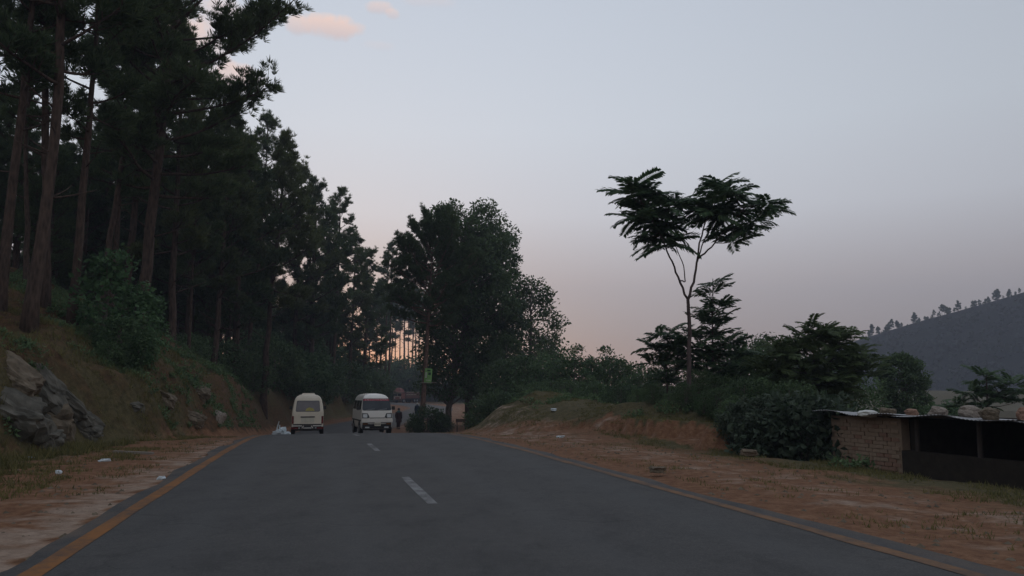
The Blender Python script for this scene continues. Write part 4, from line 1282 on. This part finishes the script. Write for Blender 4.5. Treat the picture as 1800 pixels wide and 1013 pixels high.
# ------------------------------------------------------------------ vans
SEC = [(0.28, 0.655), (0.33, 0.69), (0.50, 0.703), (0.80, 0.705), (1.02, 0.700), (1.10, 0.690), (1.35, 0.650), (1.56, 0.605), (1.66, 0.565), (1.74, 0.500), (1.79, 0.410), (1.825, 0.26), (1.84, 0.05)]
XF = ([0.28, 0.5, 0.72, 0.95, 1.08, 1.59, 1.70, 1.79, 1.84], [1.58, 1.64, 1.64, 1.61, 1.57, 1.24, 1.10, 0.86, 0.55])
XB = ([0.28, 0.5, 0.95, 1.06, 1.54, 1.70, 1.79, 1.84], [-1.60, -1.62, -1.61, -1.60, -1.50, -1.44, -1.34, -1.15])


def xf(z): return float(np.interp(z, *XF))
def xb(z): return float(np.interp(z, *XB))
def wz_(z): return float(np.interp(z, [s_[0] for s_ in SEC], [s_[1] for s_ in SEC]))


def van_body(mat):
    m_ = MB()
    st = [(0, 0.925), (0.008, 0.965), (0.025, 0.99), (0.06, 1.0), (0.3, 1.0), (0.7, 1.0), (0.94, 1.0), (0.975, 0.99), (0.992, 0.965), (1.0, 0.925)]
    pts = []
    nS = len(SEC)
    for s_, k in st:
        for sd_ in (1, -1):
            for z, wv in SEC:
                pts.append((xb(z) + (xf(z) - xb(z)) * s_, sd_ * wv * k, z))
    idx = lambda a, sd_, j: a * 2 * nS + (0 if sd_ > 0 else nS) + j
    f = []
    for a in range(len(st) - 1):
        for j in range(nS - 1):
            f.append((idx(a, 1, j), idx(a, 1, j + 1), idx(a + 1, 1, j + 1), idx(a + 1, 1, j)))
            f.append((idx(a, -1, j), idx(a + 1, -1, j), idx(a + 1, -1, j + 1), idx(a, -1, j + 1)))
        f.append((idx(a, 1, nS - 1), idx(a, -1, nS - 1), idx(a + 1, -1, nS - 1), idx(a + 1, 1, nS - 1)))
        f.append((idx(a, 1, 0), idx(a + 1, 1, 0), idx(a + 1, -1, 0), idx(a, -1, 0)))
    for j in range(nS - 1):
        f.append((idx(0, 1, j), idx(0, -1, j), idx(0, -1, j + 1), idx(0, 1, j + 1)))
        a = len(st) - 1
        f.append((idx(a, 1, j), idx(a, 1, j + 1), idx(a, -1, j + 1), idx(a, -1, j)))
    m_.add(pts, f4=f)
    return m_


def end_panel(front, poly, off, thick=0.012):
    """A panel lying on the van's front or rear face; poly is [(y, z)...] convex."""
    m_ = MB(); n = len(poly); sg = 1 if front else -1
    X_ = (xf if front else xb)
    a = [(X_(z) + sg * off, y, z) for y, z in poly]; b = [(X_(z) + sg * (off - thick), y, z) for y, z in poly]
    cy = sum(y for y, z in poly) / n; cz = sum(z for y, z in poly) / n
    a.append((X_(cz) + sg * off, cy, cz))
    f3 = [(i, (i + 1) % n, 2 * n + 0) for i in range(n)]
    v = a[:n] + b + [a[n]]
    f4 = [(i, n + i, n + (i + 1) % n, (i + 1) % n) for i in range(n)]
    m_.add(v, f3=f3, f4=f4)
    return m_


def rrect(y0, y1, z0, z1, r=0.05, t0=0.0, t1=0.0):
    """Rounded trapezoid; t0/t1 widen bottom/top."""
    out_ = []
    for cy, cz, a0, t in ((y1 - r, z1 - r, 0, t1), (y0 + r, z1 - r, 90, -t1), (y0 + r, z0 + r, 180, -t0), (y1 - r, z0 + r, 270, t0)):
        for k in range(4):
            a = math.radians(a0 + 30 * k)
            out_.append((cy + t + r * math.cos(a), cz + r * math.sin(a)))
    return out_


def side_panel(sd_, x0, x1, z0, z1, off, x0t=None, x1t=None):
    x0t = x0 if x0t is None else x0t; x1t = x1 if x1t is None else x1t
    m_ = MB()
    v = []
    for o_ in (off, off - 0.012):
        for (x, z) in ((x0, z0), (x1, z0), (x1t, z1), (x0t, z1)):
            v.append((x, sd_ * (wz_(z) + o_), z))
    m_.add(v, f4=[(0, 1, 2, 3), (4, 7, 6, 5), (0, 4, 5, 1), (1, 5, 6, 2), (2, 6, 7, 3), (3, 7, 4, 0)])
    return m_


def disc(c, r, th, axis='y', n=20):
    m_ = MB()
    ax = {'x': (1, 0, 0), 'y': (0, 1, 0)}[axis]
    a = np.array(c) - np.array(ax) * th / 2; b = np.array(c) + np.array(ax) * th / 2
    m_.tube([a, b], [r, r], n)
    return m_


def make_van(loc, rz, label, paint, banner, rack, name='minivan'):
    r = empty(name, loc, rz); tag(r, label, 'van', 'small white vans on the road')
    van_body(paint).build('body', paint, r, False)
    # front
    end_panel(True, rrect(-0.655, 0.655, 1.08, 1.615, 0.06, 0.0, -0.05), 0.004).build('windscreen_seal', M['van_dark'], r)
    ws = end_panel(True, rrect(-0.625, 0.625, 1.10, 1.595, 0.05, 0.0, -0.05), 0.010).build('windscreen', M['glass'], r)
    if banner:
        b_ = end_panel(True, rrect(-0.575, 0.575, 1.515, 1.592, 0.02, 0.012, -0.005), 0.016, 0.004).build('sun_strip', M['red_banner'], ws)
        m_ = MB(); y = -0.50
        while y < 0.50:
            wv = random.uniform(0.03, 0.065)
            z0 = 1.553 + random.uniform(-0.008, 0.008); hz_ = random.uniform(0.012, 0.020)
            for (dy, ww, dz_, hh) in ((0, wv, 0, 0.018), (random.uniform(0, wv * 0.6), 0.016, hz_ * 0.5, hz_)):
                x0 = xf(z0 + dz_) + 0.019
                m_.box((x0, y + dy + ww / 2, z0 + dz_), (0.006, ww, hh))
            y += wv + random.choice((0.012, 0.02, 0.05))
        m_.build('lettering', M['white_cloth'], ws)
    for y0, y1 in ((-0.5, -0.1), (0.05, 0.45)):
        m_ = MB(); m_.tube([(xf(1.09) + 0.02, y0, 1.09), (xf(1.14) + 0.024, (y0 + y1) / 2, 1.125), (xf(1.16) + 0.024, y1, 1.15)], [0.012, 0.010, 0.008], 5); m_.build('wiper', M['steel'], r)
    for sd_ in (1, -1):
        hp = [(sd_ * 0.665, 0.735), (sd_ * 0.40, 0.735), (sd_ * 0.335, 0.775), (sd_ * 0.415, 0.955), (sd_ * 0.665, 0.965)]
        if sd_ > 0: hp = hp[::-1]
        s_ = end_panel(True, hp, 0.008).build('headlight_surround', M['van_dark'], r)
        end_panel(True, rrect(sd_ * 0.535 - 0.095, sd_ * 0.535 + 0.095, 0.765, 0.925, 0.03), 0.022, 0.02).build('headlight', M['lamp_glass'], s_)
        end_panel(True, rrect(sd_ * 0.52 - 0.11, sd_ * 0.52 + 0.11, 0.455, 0.515, 0.02), 0.014).build('indicator', M['amber_lens'], r)
        m_ = MB(); m_.box((1.60, sd_ * 0.43, 0.33), (0.04, 0.19, 0.06)); m_.build('fog_light', M['lamp_glass'], r)
        m_ = MB(); m_.box((1.20, sd_ * 0.80, 1.18), (0.06, 0.14, 0.16)); m_.tube([(1.22, sd_ * 0.67, 1.12), (1.2, sd_ * 0.76, 1.15)], [0.012, 0.012], 5); m_.build('wing_mirror', M['van_dark'], r)
    end_panel(True, [(-0.34, 0.735), (0.34, 0.735), (0.34, 0.762), (-0.34, 0.762)], 0.007).build('grille_strip', M['van_dark'], r)
    m_ = MB()
    m_.box((1.655, 0, 0.63), (0.09, 1.40, 0.155)); m_.box((1.705, 0, 0.63), (0.012, 1.36, 0.02)); m_.build('front_bumper', paint, r)
    end_panel(True, rrect(-0.655, 0.655, 0.284, 0.548, 0.02), 0.006).build('lower_grille', M['van_dark'], r)
    m_ = MB(); m_.box((1.70, 0.02, 0.475), (0.012, 0.28, 0.16)); np_ = m_.build('number_plate', M['plate'], r)
    m_ = MB()
    for q in range(6): m_.box((1.708, -0.08 + 0.04 * q, 0.475), (0.004, 0.022, 0.05))
    m_.build('plate_marks', M['van_dark'], np_)
    # rear
    end_panel(False, rrect(-0.535, 0.535, 1.055, 1.545, 0.06, 0.0, -0.035), 0.004).build('rear_window_seal', M['van_dark'], r)
    rw = end_panel(False, rrect(-0.515, 0.515, 1.075, 1.525, 0.05, 0.0, -0.035), 0.010).build('rear_window', M['rear_glass'], r)
    if rack:
        end_panel(False, [(-0.30, 1.09), (-0.22, 1.20), (-0.06, 1.245), (0.06, 1.20), (0.12, 1.09)], 0.015, 0.004).build('window_cloth', M['yellow_cloth'], rw)
    end_panel(False, rrect(-0.60, 0.60, 0.515, 1.015, 0.04), 0.006, 0.01).build('tailgate', paint, r)
    end_panel(False, rrect(-0.31, 0.31, 0.795, 0.845, 0.012), 0.022, 0.02).build('tailgate_handle', M['van_dark'], r)
    end_panel(False, rrect(-0.29, 0.29, 0.57, 0.79, 0.02), 0.012, 0.01).build('rear_plate', M['plate'], r)
    end_panel(False, rrect(-0.63, 0.63, 0.462, 0.508, 0.012), 0.008).build('tailgate_gap', M['van_dark'], r)
    for sd_ in (1, -1):
        end_panel(False, rrect(sd_ * 0.645 - 0.045, sd_ * 0.645 + 0.045, 0.52, 0.86, 0.02), 0.012).build('tail_light', M['red_lens'], r)
        m_ = MB(); m_.box((-1.66, sd_ * 0.46, 0.425), (0.08, 0.44, 0.035)); m_.box((-1.66, sd_ * 0.205, 0.375), (0.08, 0.035, 0.13), Matrix.Rotation(sd_ * 0.6, 3, 'X'))
        m_.build('rear_bumper', M['van_paint_front'], r)
        m_ = MB(); m_.box((-1.64, sd_ * 0.36, 0.335), (0.03, 0.06, 0.05)); m_.build('reversing_light', M['lamp_glass'], r)
        m_ = MB(); m_.box((-1.64, sd_ * 0.56, 0.33), (0.04, 0.30, 0.09)); m_.build('rear_skirt', M['red_lens'], r)
    m_ = MB(); m_.box((-1.66, 0, 0.33), (0.08, 0.36, 0.035)); m_.build('bumper_centre', M['van_paint_front'], r)
    end_panel(False, rrect(-0.62, 0.62, 0.284, 0.455, 0.02), 0.006).build('lower_panel', M['van_dark'], r)
    # sides
    for sd_ in (1, -1):
        for (x0, x1, x0t, x1t) in ((0.50, 1.33, 0.50, 1.08), (-0.42, 0.44, -0.42, 0.44), (-1.40, -0.50, -1.33, -0.50)):
            side_panel(sd_, x0, x1, 1.12, 1.52, 0.006, x0t, x1t).build('side_window', M['glass'], r)
        for x in (0.47, -0.46, 1.28):
            side_panel(sd_, x - 0.008, x + 0.008, 0.36, 1.08, 0.005).build('door_seam', M['van_dark'], r)
        side_panel(sd_, -1.50, 1.50, 0.60, 0.66, 0.012).build('side_strip', M['van_dark'], r)
        for x in (1.02, -1.02):
            m_ = disc((x, sd_ * 0.705, 0.30), 0.345, 0.02); m_.build('wheel_arch', M['van_dark'], r)
            wh = disc((x, sd_ * 0.635, 0.27), 0.27, 0.165).build('wheel', M['rubber'], r, False)
            disc((x, sd_ * 0.72, 0.27), 0.165, 0.01).build('rim', M['steel'], wh)
    m_ = MB(); m_.box((0, 0, 0.27), (3.0, 1.05, 0.14)); m_.tube([(-1.02, -0.56, 0.27), (-1.02, 0.56, 0.27)], [0.06, 0.06], 8); m_.box((0, 0.0, 0.19), (1.2, 0.4, 0.08)); m_.build('underbody', M['van_dark'], r)
    if rack:
        m_ = MB(); m_.box((-1.0, 0, 1.855), (0.35, 0.60, 0.06), None, 0.85); m_.build('roof_vent', paint, r)
    return r


def road_z(x, y):
    t_, i_ = road_coords([x], [y]); return float(RZ[i_[0]])


p = at(526, 700, 36.0); make_van((p.x, 36.0 + 1.6, road_z(p.x, 37.6) + 0.01), math.radians(90 + 14.5), 'cream white van driving away, seen from behind with a dusty rear window', M['van_paint'], False, True)
p = at(663.0, 700, 36.6); make_van((p.x + 0.1 - 0.5, 36.0 + 1.55, road_z(p.x, 37.6) + 0.01), math.radians(-90 + 18.5), 'white van coming towards the camera with a red strip on its windscreen', M['van_paint_front'], True, False)

# ------------------------------------------------------------------ painted truck far down the road
TX, TY = at(712, 700, 184).x, 187.0
tr_ = empty('truck', (TX, TY, road_z(TX, TY) + 0.01), math.radians(-90 - 28)); tag(tr_, 'far red brown decorated truck coming round the bend', 'truck')
m_ = MB(); m_.box((0, 0, 0.85), (7.2, 1.0, 0.25)); m_.build('chassis', M['van_dark'], tr_)
m_ = MB(); m_.box((2.9, 0, 1.55), (1.5, 2.3, 1.3), None, 0.97); m_.build('cab', M['truck_red'], tr_)
m_ = MB(); m_.box((3.655, 0, 1.85), (0.05, 2.0, 0.62)); cabw = m_.build('windscreen', M['glass'], tr_)
m_ = MB(); m_.box((3.68, 0, 1.85), (0.04, 0.09, 0.62)); m_.build('divider', M['truck_cream'], cabw)
m_ = MB(); m_.box((3.67, 0, 1.42), (0.06, 2.2, 0.12)); m_.box((3.66, 0, 2.22), (0.06, 2.25, 0.10)); m_.build('trim_band', M['truck_cream'], tr_)
m_ = MB(); m_.box((3.75, 0, 0.75), (0.25, 2.4, 0.35)); m_.build('front_bumper', M['truck_brown'], tr_)
for sd_ in (1, -1):
    disc((3.70, sd_ * 0.8, 1.12), 0.14, 0.06, 'x').build('headlight', M['lamp_glass'], tr_)
m_ = MB(); m_.box((3.1, 0, 2.75), (1.5, 2.1, 0.75), None, 0.8); m_.box((3.1, 0, 3.25), (1.0, 1.6, 0.35), None, 0.5); m_.build('crown_board', M['truck_red'], tr_)
m_ = MB(); m_.box((3.86, 0, 2.5), (0.05, 2.0, 0.08)); m_.build('crown_trim', M['truck_cream'], tr_)
cb = None
m_ = MB(); m_.box((-0.9, 0, 1.75), (5.4, 2.3, 1.5)); cb = m_.build('cargo_body', M['truck_brown'], tr_)
for z in (1.3, 1.85, 2.45):
    for sd_ in (1, -1):
        m_ = MB(); m_.box((-0.9, sd_ * 1.18, z), (5.3, 0.06, 0.12)); m_.build('rail', M['truck_cream'] if z > 1.4 else M['truck_red'], cb)
for x in (-3.2, -2.1, -1.0, 0.1, 1.2):
    for sd_ in (1, -1):
        m_ = MB(); m_.box((x, sd_ * 1.23, 1.75), (0.09, 0.04, 1.5)); m_.build('post', M['truck_red'], cb)
for x in (2.7, -1.6, -2.6):
    for sd_ in (1, -1):
        wh = disc((x, sd_ * 1.0, 0.5), 0.5, 0.3).build('wheel', M['rubber'], tr_); disc((x, sd_ * 1.16, 0.5), 0.25, 0.02).build('rim', M['steel'], wh)

# ------------------------------------------------------------------ people


def skin_body(name, joints, edges, radii, mat, parent):
    me = bpy.data.meshes.new(name); me.from_pydata([Vector(j) for j in joints], edges, [])
    o = link(name, me, parent)
    o.modifiers.new('Skin', 'SKIN'); o.modifiers.new('Sub', 'SUBSURF').levels = 1
    o.modifiers['Sub'].render_levels = 1
    for v, rr in zip(me.skin_vertices[0].data, radii): v.radius = rr if isinstance(rr, tuple) else (rr, rr)
    me.skin_vertices[0].data[0].use_root = True
    me.materials.append(mat)
    return o


def lathe(m_, prof, n=14, sy=0.7, split=0.0):
    v, f = [], []
    for z, r_, cx in prof:
        for k in range(n):
            a = 6.283 * k / n
            v.append((cx + r_ * sy * math.cos(a), r_ * math.sin(a) * (1 + 0.05 * math.sin(3 * a)), z))
    for i in range(len(prof) - 1):
        for k in range(n):
            q = (k + 1) % n; f.append((i * n + k, i * n + q, (i + 1) * n + q, (i + 1) * n + k))
    m_.add(v, f4=f)


def person(loc, rz, label, tunic, trousers, scarf=None, cap=None, arms='down', group=None):
    """Standing or walking figure, x forward, z up, 1.7 m."""
    r = empty('person', loc, rz); tag(r, label, 'person', group)
    J = [(0, 0, 0.92), (0, 0, 1.15), (-0.01, 0, 1.36), (0, 0, 1.46), (0.02, 0, 1.54), (0.025, 0, 1.64),
         (0.02, 0.10, 0.88), (0.10, 0.10, 0.48), (0.05, 0.11, 0.07), (0.18, 0.12, 0.035),
         (-0.02, -0.10, 0.88), (-0.06, -0.10, 0.48), (-0.17, -0.11, 0.10), (-0.05, -0.12, 0.035)]
    E = [(0, 1), (1, 2), (2, 3), (3, 4), (4, 5), (0, 6), (6, 7), (7, 8), (8, 9), (0, 10), (10, 11), (11, 12), (12, 13)]
    Rr = [(0.15, 0.12), (0.14, 0.11), (0.17, 0.11), 0.06, 0.085, 0.07, 0.09, 0.06, 0.042, 0.03, 0.09, 0.06, 0.042, 0.03]
    for sd_ in (1, -1):
        b = len(J)
        if arms == 'up': J += [(0, sd_ * 0.19, 1.40), (0.06, sd_ * 0.25, 1.22), (0.18, sd_ * 0.12, 1.42), (0.16, sd_ * 0.06, 1.52)]
        else: J += [(0, sd_ * 0.19, 1.40), (-0.02, sd_ * 0.25, 1.12), (0.05, sd_ * 0.25, 0.88), (0.06, sd_ * 0.25, 0.80)]
        E += [(2, b), (b, b + 1), (b + 1, b + 2), (b + 2, b + 3)]
        Rr += [0.065, 0.045, 0.034, 0.03]
    skin_body('body', J, E, Rr, M['skin'], r)
    m_ = MB(); lathe(m_, [(0.55, 0.27, 0), (0.75, 0.25, 0), (1.0, 0.215, 0), (1.15, 0.205, 0), (1.32, 0.235, 0), (1.42, 0.20, 0), (1.47, 0.10, 0)])
    for sd_ in (1, -1):
        b = 14 + (0 if sd_ > 0 else 4)
        m_.tube([J[b], J[b + 1], J[b + 2]], [0.09, 0.07, 0.055], 8)
    m_.build('tunic', tunic, r, True)
    for a in (6, 10):
        m_ = MB(); m_.tube([J[a], J[a + 1], (J[a + 2][0], J[a + 2][1], J[a + 2][2] + 0.05)], [0.13, 0.105, 0.065], 9); m_.build('trouser_leg', trousers, r, True)
    for a in (9, 13):
        m_ = MB(); m_.box((J[a][0] - 0.06, J[a][1], 0.03), (0.25, 0.09, 0.06)); m_.build('shoe', M['hair'], r)
    m_ = MB(); lathe(m_, [(1.60, 0.105, 0.0), (1.66, 0.112, 0.0), (1.72, 0.085, 0.005), (1.75, 0.03, 0.01), (1.752, 0.0, 0.01)], 12, 0.95)
    m_.build('cap' if cap else 'hair', cap or M['hair'], r, True)
    if scarf:
        m_ = MB(); lathe(m_, [(1.38, 0.21, 0), (1.45, 0.17, 0.0), (1.52, 0.11, 0.01), (1.545, 0.09, 0.01)], 12, 0.8); m_.build('scarf', scarf, r, True)
    m_ = MB(); m_.tube([(0.11, 0, 1.60), (0.135, 0, 1.575), (0.11, 0, 1.565)], [0.012, 0.02, 0.012], 6); m_.build('nose', M['skin'], r)
    return r


p = at(700.5, 750, 67.5); person((p.x, p.y, ground_z(p.x, p.y) + 0.02), math.radians(80), 'person in dark maroon tunic and teal scarf walking beside the road', M['maroon_cloth'], M['maroon_cloth'], M['teal_cloth'])
p = at(733.5, 715, 88); person((p.x, p.y, road_z(p.x, p.y) + 0.02), math.radians(-100), 'person in navy clothes and white cap half hidden by the roadside pine', M['navy_cloth'], M['navy_cloth'], None, M['white_cloth'])

# ------------------------------------------------------------------ poster on the roadside pine, post
pp = at(752.5, 661, RPY - 0.32)
po = empty('poster', pp, 0.0); po.rotation_euler = (0, math.radians(4), 0); po.scale = (1.25, 1.0, 1.1); tag(po, 'green printed poster tied to the trunk of the leaning roadside pine', 'poster')


def curved(w_, h_, cx, cz, off, th=0.01, bulge=0.09):
    m_ = MB(); n = 8; v = []
    for o_ in (0, th):
        for zz in (-h_ / 2, h_ / 2):
            for k in range(n + 1):
                x = cx + w_ * (k / n - 0.5)
                v.append((x, -off + o_ + bulge * (x / 0.25) ** 2 * 0.8, cz + zz))
    i = lambda a, b, k: (a * 2 + b) * (n + 1) + k
    f = []
    for k in range(n):
        f += [(i(0, 0, k), i(0, 0, k + 1), i(0, 1, k + 1), i(0, 1, k)), (i(1, 0, k), i(1, 1, k), i(1, 1, k + 1), i(1, 0, k + 1)),
              (i(0, 1, k), i(0, 1, k + 1), i(1, 1, k + 1), i(1, 1, k)), (i(0, 0, k), i(1, 0, k), i(1, 0, k + 1), i(0, 0, k + 1))]
    m_.add(v, f4=f)
    return m_


curved(0.46, 1.05, 0, 0, 0.0).build('sheet', M['poster'], po)
curved(0.11, 0.40, -0.13, 0.05, 0.014, 0.006).build('print_panel', M['poster_pale'], po)
curved(0.20, 0.12, 0.02, 0.38, 0.014, 0.006).build('print_panel', M['poster_dark'], po)
curved(0.16, 0.18, 0.08, 0.16, 0.014, 0.006).build('print_panel', M['poster_dark'], po)
curved(0.30, 0.05, 0.02, -0.30, 0.014, 0.006).build('print_panel', M['poster_pale'], po)
m_ = MB(); m_.box((0, 0.0, 0), (1.25, 0.05, 0.055)); cbx = m_.build('crossbar', M['wood_pale']); cbx.location = at(753, 673, RPY - 0.36); cbx.rotation_euler = (0, 0.0, 0.05)
tag(cbx, 'pale wooden bar across the pine trunk below the green poster', 'bar')
p = at(857, 720, 56); m_ = MB(); m_.tube([(0, 0, -0.4), (0.02, 0, 1.5), (0.0, 0, 2.9)], [0.05, 0.045, 0.04], 8); post = m_.build('post', M['wood_dark'])
post.location = (p.x, p.y, ground_z(p.x, p.y)); tag(post, 'thin dark post standing at the left end of the grassy mound', 'post')

# little plank bench under the clump
p = at(816, 730, 63); be = empty('bench', (p.x, p.y, ground_z(p.x, p.y)), 0.1); tag(be, 'rough brown plank bench under the big clump of trees', 'bench')
for y in (-0.14, 0.14):
    m_ = MB(); m_.box((0, y, 0.46), (1.3, 0.24, 0.05)); m_.build('seat_plank', M['truck_brown'], be)
m_ = MB(); m_.box((0, 0.28, 0.85), (1.3, 0.05, 0.26)); m_.build('backrest', M['truck_brown'], be)
for x in (-0.55, 0.55):
    for y in (-0.2, 0.26):
        m_ = MB(); m_.box((x, y, 0.22 if y < 0 else 0.45), (0.07, 0.07, 0.44 if y < 0 else 0.98)); m_.build('leg', M['wood_dark'], be)

# ------------------------------------------------------------------ shed below the right verge
SA = at(1456, 690, 19.2); SA = Vector((SA.x, 19.2, 0))
sdv = Vector((0.238, -0.971, 0)).normalized()          # along the front, towards the camera
out_n = Vector((-0.971, -0.238, 0))                    # front face looks at the road
shed = empty('roadside_shed', (SA.x, SA.y, -1.35)); shed.rotation_euler = (0, 0, math.atan2(sdv.y, sdv.x))
tag(shed, 'low roadside shed with a brick end and a dark open front', 'shed')
# local: x along the front, +y = away from the road (left normal of x is away from camera side), z up from its floor
LEN, DEP, BW = 8.2, 2.6, 2.35
# local -y must face the road: check the sign
ysign = 1.0 if (Matrix.Rotation(shed.rotation_euler.z, 3, 'Z') @ Vector((0, -1, 0))).dot(out_n) > 0 else -1.0
HT = 2.1


def sy(y): return y * ysign


m_ = MB(); m_.box((BW / 2, sy(0.14), HT / 2), (BW, 0.20, HT)); wall = m_.build('end_wall', M['mortar'], shed)
bmesh_brick = [None, None]
for k_, mt in enumerate((M['brick'], M['brick_red'])):
    b_ = MB(); b_.box((0, 0, 0), (0.225, 0.06, 0.075), None, 0.985); bmesh_brick[k_] = b_.mesh('brick', mt)
rows = 23
for r_ in range(rows):
    z = 0.06 + r_ * 0.088
    offx = 0.0 if r_ % 2 else 0.12
    x = offx + 0.125
    while x < BW - 0.10:
        if not (z > HT - 0.42 and (0.10 < x < 0.30 or BW - 0.42 < x < BW - 0.2)) and z > 0.7:
            o = link('brick', bmesh_brick[1 if z < 1.15 and random.random() < 0.8 or random.random() < 0.1 else 0], wall)
            o.location = (x + random.uniform(-0.006, 0.006), sy(0.050 + random.uniform(-0.014, 0.010)), z + random.uniform(-0.005, 0.005))
            o.rotation_euler = (random.uniform(-0.02, 0.02), random.uniform(-0.015, 0.015), random.uniform(-0.03, 0.03))
        x += 0.240
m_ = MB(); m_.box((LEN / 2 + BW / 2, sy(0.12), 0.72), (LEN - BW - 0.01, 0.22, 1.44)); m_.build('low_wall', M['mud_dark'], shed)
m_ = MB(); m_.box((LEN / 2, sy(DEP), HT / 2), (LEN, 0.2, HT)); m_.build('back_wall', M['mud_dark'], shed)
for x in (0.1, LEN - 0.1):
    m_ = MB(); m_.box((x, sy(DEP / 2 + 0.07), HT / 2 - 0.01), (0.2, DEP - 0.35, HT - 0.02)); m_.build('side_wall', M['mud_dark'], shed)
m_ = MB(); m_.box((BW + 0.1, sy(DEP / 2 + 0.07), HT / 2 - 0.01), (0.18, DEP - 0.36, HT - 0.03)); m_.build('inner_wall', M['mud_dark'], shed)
for x in (BW + 0.35, 4.3, 6.2, 8.0):
    m_ = MB(); m_.tube([(x, sy(0.12), 1.42), (x + 0.02, sy(0.12), HT)], [0.05, 0.045], 7); m_.build('post', M['wood_dark'], shed)
# wavy tin sheets on top
xs = 0
sheet_x = [(-0.45, 1.15), (1.05, 2.6), (2.5, 4.1), (4.0, 5.6), (5.5, 7.1), (7.0, 8.6)]
rz_prof = lambda x: HT + 0.05 + 0.06 * math.exp(-((x - 0.2) / 1.2) ** 2) - 0.03 * math.sin(x * 1.35)
for i, (x0, x1) in enumerate(sheet_x):
    m_ = MB(); nxs, nys = 34, 6
    v = []
    for o_ in (0, -0.006):
        for a in range(nxs + 1):
            x = x0 + (x1 - x0) * a / nxs
            for b in range(nys + 1):
                y = -0.32 + (DEP + 0.55) * b / nys
                z = rz_prof(x) + 0.018 * math.sin(x * 2 * math.pi / 0.09) * 0.5 - 0.05 * y + (0.012 if i % 2 else 0) + (0.03 * math.sin(x * 3.1 + i) if b == 0 else 0) + o_
                v.append((x, sy(y), z))
    ix = lambda o_, a, b: o_ * (nxs + 1) * (nys + 1) + a * (nys + 1) + b
    f = []
    for a in range(nxs):
        for b in range(nys):
            f += [(ix(0, a, b), ix(0, a + 1, b), ix(0, a + 1, b + 1), ix(0, a, b + 1)), (ix(1, a, b), ix(1, a, b + 1), ix(1, a + 1, b + 1), ix(1, a + 1, b))]
        f.append((ix(0, a, 0), ix(1, a, 0), ix(1, a + 1, 0), ix(0, a + 1, 0)))
    m_.add(v, f4=f); m_.build('roof_sheet', M['tin'], shed)
# stones weighing the roof down, and a folded white cloth
SM = shed.matrix_basis
ROT = Matrix.Translation(shed.location) @ Matrix.Rotation(shed.rotation_euler.z, 4, 'Z')
stones = [(1.95, 0.05, 0.16, 'rock_tan', 'brown stone next to the folded white cloth on the shed roof'), (2.32, 0.35, 0.15, 'brick_red', 'reddish stone second from the folded white cloth on the roof'),
          (3.42, 0.05, 0.17, 'rock_pale', 'pale round stone in the middle of the shed roof'), (4.05, 0.2, 0.20, 'rock_pale', 'largest pale round stone on the shed roof'),
          (4.75, -0.05, 0.20, 'rock_tan', 'dark flat tan stone right of the largest pale roof stone'), (5.30, 0.3, 0.24, 'brick_red', 'reddish roof stone near the right picture edge'),
          (5.85, 0.05, 0.18, 'rock_tan', 'rightmost tan stone on the shed roof')]
for i, (x, y, s_, mt, lb) in enumerate(stones):
    o = link('roof_stone', rock_mesh(50 + i, M[mt], 3, 0.3, 0.2))
    zz = rz_prof(x) - 0.05 * y + s_ * 0.5
    o.location = ROT @ Vector((x, sy(y), zz)); o.scale = (s_, s_ * 0.85, s_ * 0.62); o.rotation_euler = (0, 0, i * 1.1)
    tag(o, lb, 'stone', 'stones on the shed roof')
o = link('cloth', rock_mesh(70, M['white_cloth'], 3, 0.5, 0.0)); o.location = ROT @ Vector((1.68, sy(-0.22), rz_prof(1.68) + 0.05)); o.scale = (0.22, 0.12, 0.075)
tag(o, 'folded white cloth on the edge of the shed roof', 'cloth')

# ------------------------------------------------------------------ evening haze
m_ = MB(); m_.box((240, 440, 50), (1240, 1080, 160))
hzm = bpy.data.materials.new('evening_haze'); hzm.use_nodes = True
hn, hl = hzm.node_tree.nodes, hzm.node_tree.links
hn.remove(hn['Principled BSDF'])
pv = hn.new('ShaderNodeVolumePrincipled'); pv.inputs['Color'].default_value = (0.78, 0.84, 1.0, 1); pv.inputs['Density'].default_value = 0.0007
hl.new(pv.outputs[0], hn['Material Output'].inputs['Volume'])
hzo = m_.build('haze', hzm); tag(hzo, 'pale evening haze filling the valley', 'haze', kind='stuff')
